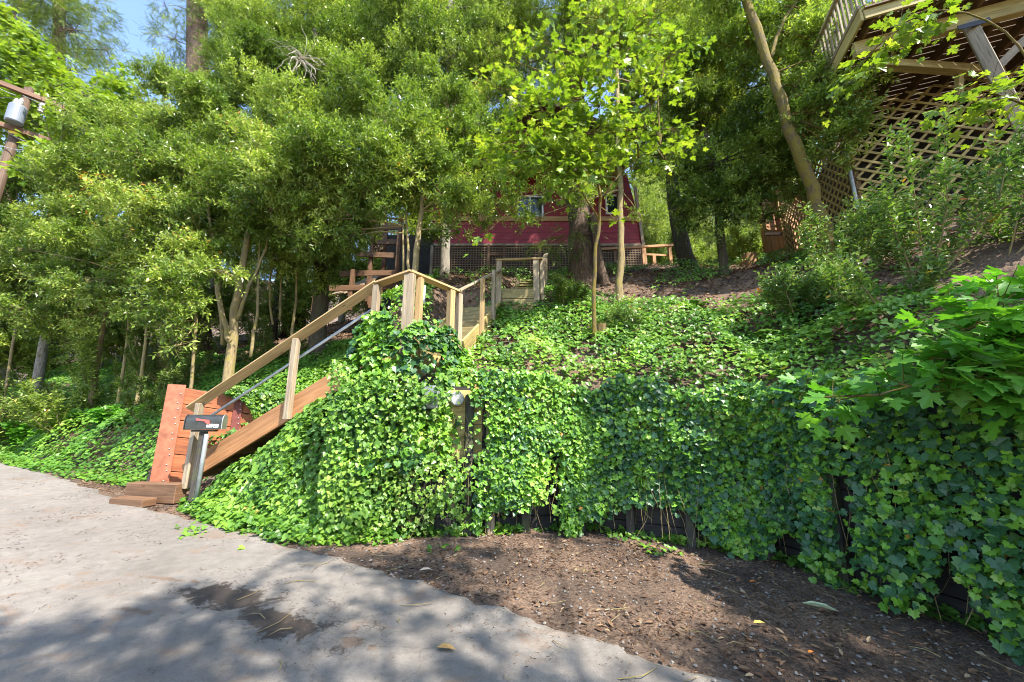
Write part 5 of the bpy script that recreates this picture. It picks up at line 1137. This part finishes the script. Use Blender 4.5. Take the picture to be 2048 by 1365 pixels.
# curtain of ivy hanging on the wall: follows the wall line, swelling out at the top
CL = np.array([(-3.0, 4.95, .2), (-2.3, 4.90, .3), (-1.75, 5.02, .7), (-1.25, 5.12, 1.), (-.6, 5.22, 1.), (.3, 5.42, 1), (1.0, 5.60, 1.), (2.1, 5.24, 1), (3.0, 4.88, 1.), (3.45, 4.2, 1), (3.85, 3.05, 1.), (4.5, .8, 1.), (5.1, -1.5, 1)])
cs = np.concatenate([[0], np.cumsum(np.hypot(*np.diff(CL[:, :2], axis=0).T))])
S_END = cs[-1]
def curtain(N, rs, Tm, size, dens, zrange, thick, s0=0, s1=S_END, tone=(0, 1), uplight=.25):
    s = rs.uniform(s0, s1, N); x = np.interp(s, cs, CL[:, 0]); y = np.interp(s, cs, CL[:, 1]); x2 = np.interp(s + .05, cs, CL[:, 0]); y2 = np.interp(s + .05, cs, CL[:, 1])
    tx_ = norm(np.stack([x2 - x, y2 - y], -1)); nx_ = np.stack([tx_[:, 1], -tx_[:, 0]], -1); v_ = rs.rand(N)
    base = roadz(x, y) ; z = base + zrange[0] + (zrange[1] - zrange[0]) * v_; zz = z - base
    k = rs.rand(N) < dens(s, zz, x, y); lump = vnoise(s, zz, .55, 41) * .16 + vnoise(s, zz, .25, 42) * .08
    off = thick(s, zz) * (.25 + rs.rand(N) * .75) + lump
    P = np.stack([x + nx_[:, 0] * off, y + nx_[:, 1] * off, z], -1)[k]; s = s[k]; zz = zz[k]; n3 = np.column_stack([nx_[k], np.zeros(k.sum())])
    nd = norm(n3 * .8 + np.array([0, 0, uplight + .35]) + .38 * rs.normal(size=P.shape)); yd = norm(np.array([0, 0, -1.]) + n3 * .25 + .8 * rs.normal(size=P.shape)); yd = norm(yd - nd * (yd * nd).sum(-1, keepdims=True))
    patch = vnoise(s, zz, .35, 43); rn = np.where(rs.rand(len(s)) < .004, 1, np.clip(tone[0] + (tone[1] - tone[0]) * (.75 * rs.rand(len(s)) ** 1.2 + .5 * patch - .12), 0, .97))
    sc = rs.uniform(*size, len(s)) * rs.uniform(.65, 1.05, len(s)) * np.where(rn > .6, .8, 1.05)
    return stamp(Tm, P, yd, nd, sc, rn), P
def seg_s(x, y): return cs[np.argmin((CL[:, 0] - x) ** 2 + (CL[:, 1] - y) ** 2)]
sA, sB, sC, sD = seg_s(-1.75, 5.02), seg_s(-.6, 5.22), seg_s(1.0, 5.6), seg_s(3.45, 4.2)
# density: full near the top, ragged and broken lower down; bare strip round the meter boards
def dens_wall(s, z, x, y):
    rag = vnoise(s, z * .35, .32, 51) * .55 + vnoise(s, z * .2, .9, 52) * .45
    lowcut = np.interp(s, [0, sA, sB, sB + .6, sC, sC + 1.6, sD, S_END], [.0, .0, .0, -.12, -.06, -.12, -.1, -.1])
    fade = smooth((z - lowcut + (rag - .5) * 1.35) / .2)
    post_gap = np.where((vnoise(s, s * 0, .28, 53) < .30) & (z < 1.1) & (s > sB), .12, 1.0)
    m = np.where((x > -1.20) & (x < -.38) & (z > .98) & (z < 1.62), .16, 1.0) * np.where((x > -.93) & (x < -.60) & (z > 1.5) & (z < 1.95), .12, 1) * np.where((x > -1.2) & (x < -1.0) & (z > 1.4) & (z < 1.9), .6, 1)
    m = m * np.where((x > -.66) & (x < -.34) & (z < 1.7) & (z > .3) , .45, 1)
    topc = 1 - smooth((z - 1.80 - .42 * vnoise(s, s * 0, .4, 54)) / .06)
    return fade * m * post_gap * topc
cA, _ = curtain(3600, rs, T_IVYS, (.05, .09), dens_wall, (.02, 2.25), lambda s, z: .12 + .10 * z, seg_s(-2.1, 4.95), sB, (.35, 1.1))
cB, _ = curtain(12500, rs, T_IVYS, (.05, .085), dens_wall, (.02, 2.25), lambda s, z: .12 + .07 * z, sB, sC + .3, (.25, 1.05))
cC, _ = curtain(12000, rs, T_IVY, (.055, .095), dens_wall, (.02, 2.25), lambda s, z: .10 + .07 * z, sC, sD, (.05, 1.05))
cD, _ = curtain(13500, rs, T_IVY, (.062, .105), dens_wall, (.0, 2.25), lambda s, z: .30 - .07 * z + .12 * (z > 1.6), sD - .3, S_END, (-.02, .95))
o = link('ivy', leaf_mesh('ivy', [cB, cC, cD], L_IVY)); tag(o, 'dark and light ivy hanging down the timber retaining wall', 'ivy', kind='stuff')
o = link('ivy', leaf_mesh('ivy', [cA], L_IVYB)); tag(o, 'bright small-leaved ivy hanging below the landing, left of the meter boards', 'ivy', kind='stuff')  # sun on this ivy is put into a brighter leaf colour
# ivy column climbing the landing
def landing_ivy(N, rs):
    a = np.array([(-2.15, 5.28), (-1.92, 5.12), (-1.5, 5.02), (-1.25, 5.16), (-.98, 5.5), (-.80, 5.95)]); c_ = np.concatenate([[0], np.cumsum(np.hypot(*np.diff(a, axis=0).T))])
    s = rs.uniform(0, c_[-1], N); z = rs.uniform(.9, 3.05, N); x = np.interp(s, c_, a[:, 0]); y = np.interp(s, c_, a[:, 1]); x2 = np.interp(s + .04, c_, a[:, 0]); y2 = np.interp(s + .04, c_, a[:, 1])
    t_ = norm(np.stack([x2 - x + 1e-9, y2 - y], -1)); n2 = np.stack([t_[:, 1], -t_[:, 0]], -1)
    top = np.interp(s, [0, .25, .5, .75, 1.1, c_[-1]], [2.72, 2.95, 2.98, 2.72, 2.85, 2.55]) + (vnoise(s, z, .12, 61) - .5) * .25
    low = np.interp(s, [0, .2, .4], [1.5, 1.1, .9]); gap = (s > .82) & (s < 1.22) & (z > 1.95) & (z < 2.5) & (rs.rand(N) > .25)
    k = (z < top) & (z > low) & ~gap; off = (.03 + .22 * rs.rand(N) * np.clip((3.1 - z) / 1.0, .35, 1.2)) + .1 * vnoise(s, z, .3, 62)
    P = np.stack([x + n2[:, 0] * off, y + n2[:, 1] * off, z], -1)[k]; n3 = np.column_stack([n2[k], np.zeros(k.sum())])
    nd = norm(n3 * .75 + np.array([0, 0, .55]) + .38 * rs.normal(size=P.shape)); yd = norm(np.array([0, 0, -1.]) + n3 * .25 + .5 * rs.normal(size=P.shape)); yd = norm(yd - nd * (yd * nd).sum(-1, keepdims=True))
    rn = np.clip(.5 * rs.rand(len(P)) + .6 * vnoise(P[:, 0] * 1.5, P[:, 2], .4, 63), 0, .96); return stamp(T_IVY, P, yd, nd, rs.uniform(.06, .11, len(P)), rn)
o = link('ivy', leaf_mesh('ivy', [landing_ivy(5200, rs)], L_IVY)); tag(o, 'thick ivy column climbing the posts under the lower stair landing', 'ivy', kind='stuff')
# bare hanging runners
mb = MB(700)
for i in range(330):
    s = rs.uniform(sA, S_END - 1.5); x, y = np.interp(s, cs, CL[:, 0]), np.interp(s, cs, CL[:, 1]); x2, y2 = np.interp(s + .05, cs, CL[:, 0]), np.interp(s + .05, cs, CL[:, 1]); t_ = Vector((x2 - x, y2 - y, 0)).normalized(); n2 = Vector((t_.y, -t_.x, 0))
    zt = rs.uniform(.5, 1.7); zb_ = rs.uniform(.0, .5) if i % 2 else zt - rs.uniform(.2, .7); p = Vector((x, y, roadz(x, y))) + n2 * rs.uniform(.02, .22)
    Q = [p + Zu * zt, p + t_ * rs.uniform(-.09, .09) + n2 * rs.uniform(-.02, .08) + Zu * lerp(zt, zb_, .4), p + t_ * rs.uniform(-.14, .14) + n2 * rs.uniform(0, .06) + Zu * zb_]
    mb.tube(trunk_pts(Q, .006, i, 3), rs.uniform(.0018, .0042), 4, cap=False)
o = mb.build('ivy_runners', B_LAUREL, smooth=True); tag(o, 'tangle of bare brown ivy stems hanging over the dark wall', 'ivy stems', kind='stuff')

# left bank: small rounded leaves, patchy
rs = np.random.RandomState(88)
def m2(x, y, d, rs): return (rs.rand(len(x)) < smooth((vnoise(x, y, .9, 71) * .6 + vnoise(x, y, .35, 72) * .4 - .13) / .18) * np.where(d < .35, .45, 1)) & ~((x > -6.6) & (y < 6.75))
def left_region(rs, n_):
    x = rs.uniform(-24, -4.2, n_ * 3); y = rs.uniform(5.5, 22, n_ * 3); d, h, w = toe_info(x, y); k = (d > -.35) & (d < 4.6) & ((y < 13) | (rs.rand(len(x)) < .5)); return x[k][:n_], y[k][:n_]
lc = [surf_leaves('c', T_CLOVER, L_COVER, 115000, left_region, (.05, .095), rs, (.0, .10), mask=m2)]
def mid_region(rs, n_):
    x = rs.uniform(-5.0, 9, n_ * 3); y = rs.uniform(5.6, 17, n_ * 3); d, h, w = toe_info(x, y); k = (d > 1.2) & (d < 11); return x[k][:n_], y[k][:n_]
def m3(x, y, d, rs): return rs.rand(len(x)) < smooth((vnoise(x, y, 1.1, 73) * .6 + vnoise(x, y, .3, 74) * .4 - np.interp(d, [1, 2.5, 4, 7, 9, 11], [.30, .38, .50, .55, .42, .35])) / .12)
o = link('ground_cover', leaf_mesh('ground_cover', lc, L_COVER)); tag(o, 'low green ground cover over the left road bank', 'ground cover', kind='stuff')
lc = [surf_leaves('c', T_OVAL, L_COVER, 46000, mid_region, (.05, .11), rs, (.0, .13), mask=m3)]
o = link('ground_cover', leaf_mesh('ground_cover', lc, L_COVER)); tag(o, 'patchy low plants on the brown upper slope', 'ground cover', kind='stuff')
# small seedlings at the wall foot
def foot_region(rs, n_):
    x = rs.uniform(-4.6, 4.2, n_ * 4); y = rs.uniform(2.2, 6.2, n_ * 4); d, h, w = toe_info(x, y); k = (d < -.02) & (d > -.75); return x[k][:n_], y[k][:n_]
def m4(x, y, d, rs): return rs.rand(len(x)) < smooth((vnoise(x, y, .28, 75) - .76 + np.clip(.35 + d, -.3, .3) * .4) / .1) * .7
o = link('ground_cover', leaf_mesh('ground_cover', [surf_leaves('c', T_IVYS, L_IVYB, 5200, foot_region, (.035, .075), rs, (.0, .07), mask=m4)], L_IVYB)); tag(o, 'small ivy sprigs creeping over the dirt at the wall foot', 'ivy', kind='stuff')

# ------------------------------------------------------------------ litter, pebbles, fallen leaves
rs = np.random.RandomState(99)
def road_edge_dist(x, y):
    P = np.stack([ex, ey], -1)[::4]; best = np.full(len(x), 1e9)
    for i in range(0, len(P), 1): best = np.minimum(best, np.hypot(x - P[i, 0], y - P[i, 1]))
    return best
def is_road(x, y):
    """on tarmac: camera side of the edge curve"""
    yy = np.interp(x, ex[::-1] if ex[0] > ex[-1] else ex, ey[::-1] if ex[0] > ex[-1] else ey); return y < yy
def litter(N, region, mask, size, Tm=T_LANCE, mat=L_DEAD, wid=(.25, .8), lift=.006, nz=.25):
    x, y = region(rs, N); d, h, w = toe_info(x, y); k = mask(x, y, d); x, y, d = x[k], y[k], d[k]; rd_ = is_road(x, y) & (d < 0)
    z = np.where(rd_, roadz(x, y) + .024, gz(x, y)) + rs.uniform(.001, lift, len(x)) + .004
    nn = np.where((d > .1)[:, None], gnormal(x, y), np.array([[0, 0, 1.]])); nd = norm(nn + nz * rs.normal(size=nn.shape)); a = rs.uniform(0, 6.28, len(x)); yd = np.stack([np.cos(a), np.sin(a), 0 * a], -1); yd = norm(yd - nd * (yd * nd).sum(-1, keepdims=True))
    return stamp(Tm, np.stack([x, y, z], -1), yd, nd, rs.uniform(*size, len(x)), rs.rand(len(x)), rs.uniform(*wid, len(x)))
def R_front(rs, n_): return rs.uniform(-9, 5, n_), rs.uniform(2.0, 8, n_)
def R_slope(rs, n_):
    x = rs.uniform(-14, 11, n_ * 2); y = rs.uniform(5, 19, n_ * 2); d, h, w = toe_info(x, y); k = (d > .8) & (d < 11); return x[k][:n_], y[k][:n_]
def k_dirt(x, y, d): return (d < .15) & (~is_road(x, y)) & (rs.rand(len(x)) < .25 + .75 * smooth((vnoise(x, y, .6, 81) - .3) / .3))
def k_road(x, y, d): return (d < 0) & is_road(x, y) & (rs.rand(len(x)) < smooth((vnoise(x, y, .5, 82) * .5 + vnoise(x, y, .15, 83) * .5 - .56) / .12) * .8 + .55 * np.exp(-np.abs(y - np.interp(x, ex[::-1], ey[::-1])) / .10))
parts = [litter(70000, R_front, k_dirt, (.018, .055), T_LANCE, wid=(.15, .45)), litter(14000, R_front, k_dirt, (.03, .075), T_OVAL, wid=(.5, 1.2), nz=.35, lift=.015)]
o = link('needle_litter', leaf_mesh('needle_litter', parts, L_DEAD)); tag(o, 'brown needle and leaf litter over the dirt pull-out', 'litter', kind='stuff')
o = link('needle_litter', leaf_mesh('needle_litter', [litter(60000, R_front, k_road, (.012, .035), T_LANCE, wid=(.15, .4))], L_DEAD)); tag(o, 'thin needle litter scattered on the tarmac', 'litter', kind='stuff')
o = link('leaf_litter', leaf_mesh('leaf_litter', [litter(60000, R_slope, lambda x, y, d: rs.rand(len(x)) < .85, (.05, .14), T_OVAL, wid=(.4, 1.1), nz=.5, lift=.03)], L_DEAD)); tag(o, 'dry fallen leaves covering the upper slope', 'leaf litter', kind='stuff')
# pebbles
T_ST = (np.array([(-.5, -.4, 0), (.5, -.45, 0), (.55, .4, 0), (-.4, .5, 0), (-.3, -.2, .35), (.3, -.2, .4), (.25, .25, .38), (-.2, .25, .33)], float), np.array([(0, 1, 5), (0, 5, 4), (1, 2, 6), (1, 6, 5), (2, 3, 7), (2, 7, 6), (3, 0, 4), (3, 4, 7), (4, 5, 6), (4, 6, 7)]))
pb = litter(1500, lambda rs, n_: (rs.uniform(-3, 4, n_), rs.uniform(2.2, 5.6, n_)), lambda x, y, d: (d < 0) & (~is_road(x, y) | (np.abs(y - np.interp(x, ex[::-1], ey[::-1])) < .12)), (.008, .028), T_ST, wid=(.7, 1.3), lift=.002, nz=.1)
o = link('gravel', leaf_mesh('gravel', [pb], M_STONE)); tag(o, 'small grey pebbles in the dirt pull-out', 'gravel', kind='stuff')
# twigs
mb = MB(720)
for i in range(70):
    x, y = rs.uniform(-2.5, 4), rs.uniform(2.4, 5.4)
    if toe_info(np.array([x]), np.array([y]))[0][0] > -.1: continue
    a = rs.uniform(0, 6.28); l_ = rs.uniform(.06, .32); z = roadz(x, y) + .03; mb.tube([(x, y, z), (x + math.cos(a) * l_ * .5, y + math.sin(a) * l_ * .5, z + .008), (x + math.cos(a + .3) * l_, y + math.sin(a + .3) * l_, roadz(x, y) + .03)], [.003, .003, .0015], 5)
o = mb.build('twig_litter', B_LAUREL); tag(o, 'thin dry twigs strewn over the dirt', 'twigs', kind='stuff')
# single fallen leaves that stand out
def one_leaf(px, py, L, ang, col, label, wid=1.0, Tm=T_OVAL):
    q = on_road(px, py); z = float(roadz(q.x, q.y)) + .032
    tv, tf = Tm; v_, f, r_ = stamp((tv * np.array([1, 1, 1.2]) + np.array([0, 0, .05]), tf), np.array([[q.x, q.y, z]]), np.array([[math.cos(ang), math.sin(ang), .05]]), np.array([[0, 0, 1.]]), np.array([L]), np.array([.5]), np.array([wid]))
    m_ = MATS.get(col[0]) or plain(col[0], col[1], .6, 0, .25, 60); o = link('fallen_leaf', mesh_np('fallen_leaf', v_, f, np.full(len(f), 3), m_), None, (q.x, q.y, z)); tag(o, label, 'leaf', 'single fallen leaves')
one_leaf(872, 1308, .13, -.1, ('tan_leaf', (.42, .24, .07)), 'tan fallen leaf lying on the tarmac')
one_leaf(1508, 1257, .10, .1, ('yellow_leaf', (.62, .45, .07)), 'yellow fallen leaf in the dirt pull-out')
one_leaf(1605, 1218, .25, -.45, ('pale_leaf', (.42, .46, .26)), 'long pale green fallen leaf on the dirt', .45)
one_leaf(1770, 1226, .09, -.5, ('orange_leaf', (.62, .20, .03)), 'orange fallen leaf right of the long pale one')
one_leaf(1618, 1318, .06, .4, ('orange_leaf', (.62, .20, .03)), 'small orange fallen leaf near the bottom of the dirt')
one_leaf(1645, 866, .0001, .4, ('orange_leaf', (.62, .20, .03)), 'x') if False else None
one_leaf(1680, 1180, .09, .8, ('buff_leaf', (.46, .38, .28)), 'buff curled fallen leaf near the wall foot')
one_leaf(1500, 1172, .08, .2, ('orange_leaf', (.62, .20, .03)), 'orange brown fallen leaf below the hanging ivy')
one_leaf(1955, 1225, .12, -.6, ('pale_leaf', (.42, .46, .26)), 'pale broad fallen leaf by the ivy foot, far right')
one_leaf(838, 1150, .13, .3, ('buff_leaf', (.46, .38, .28)), 'buff fallen leaf where tarmac meets dirt')
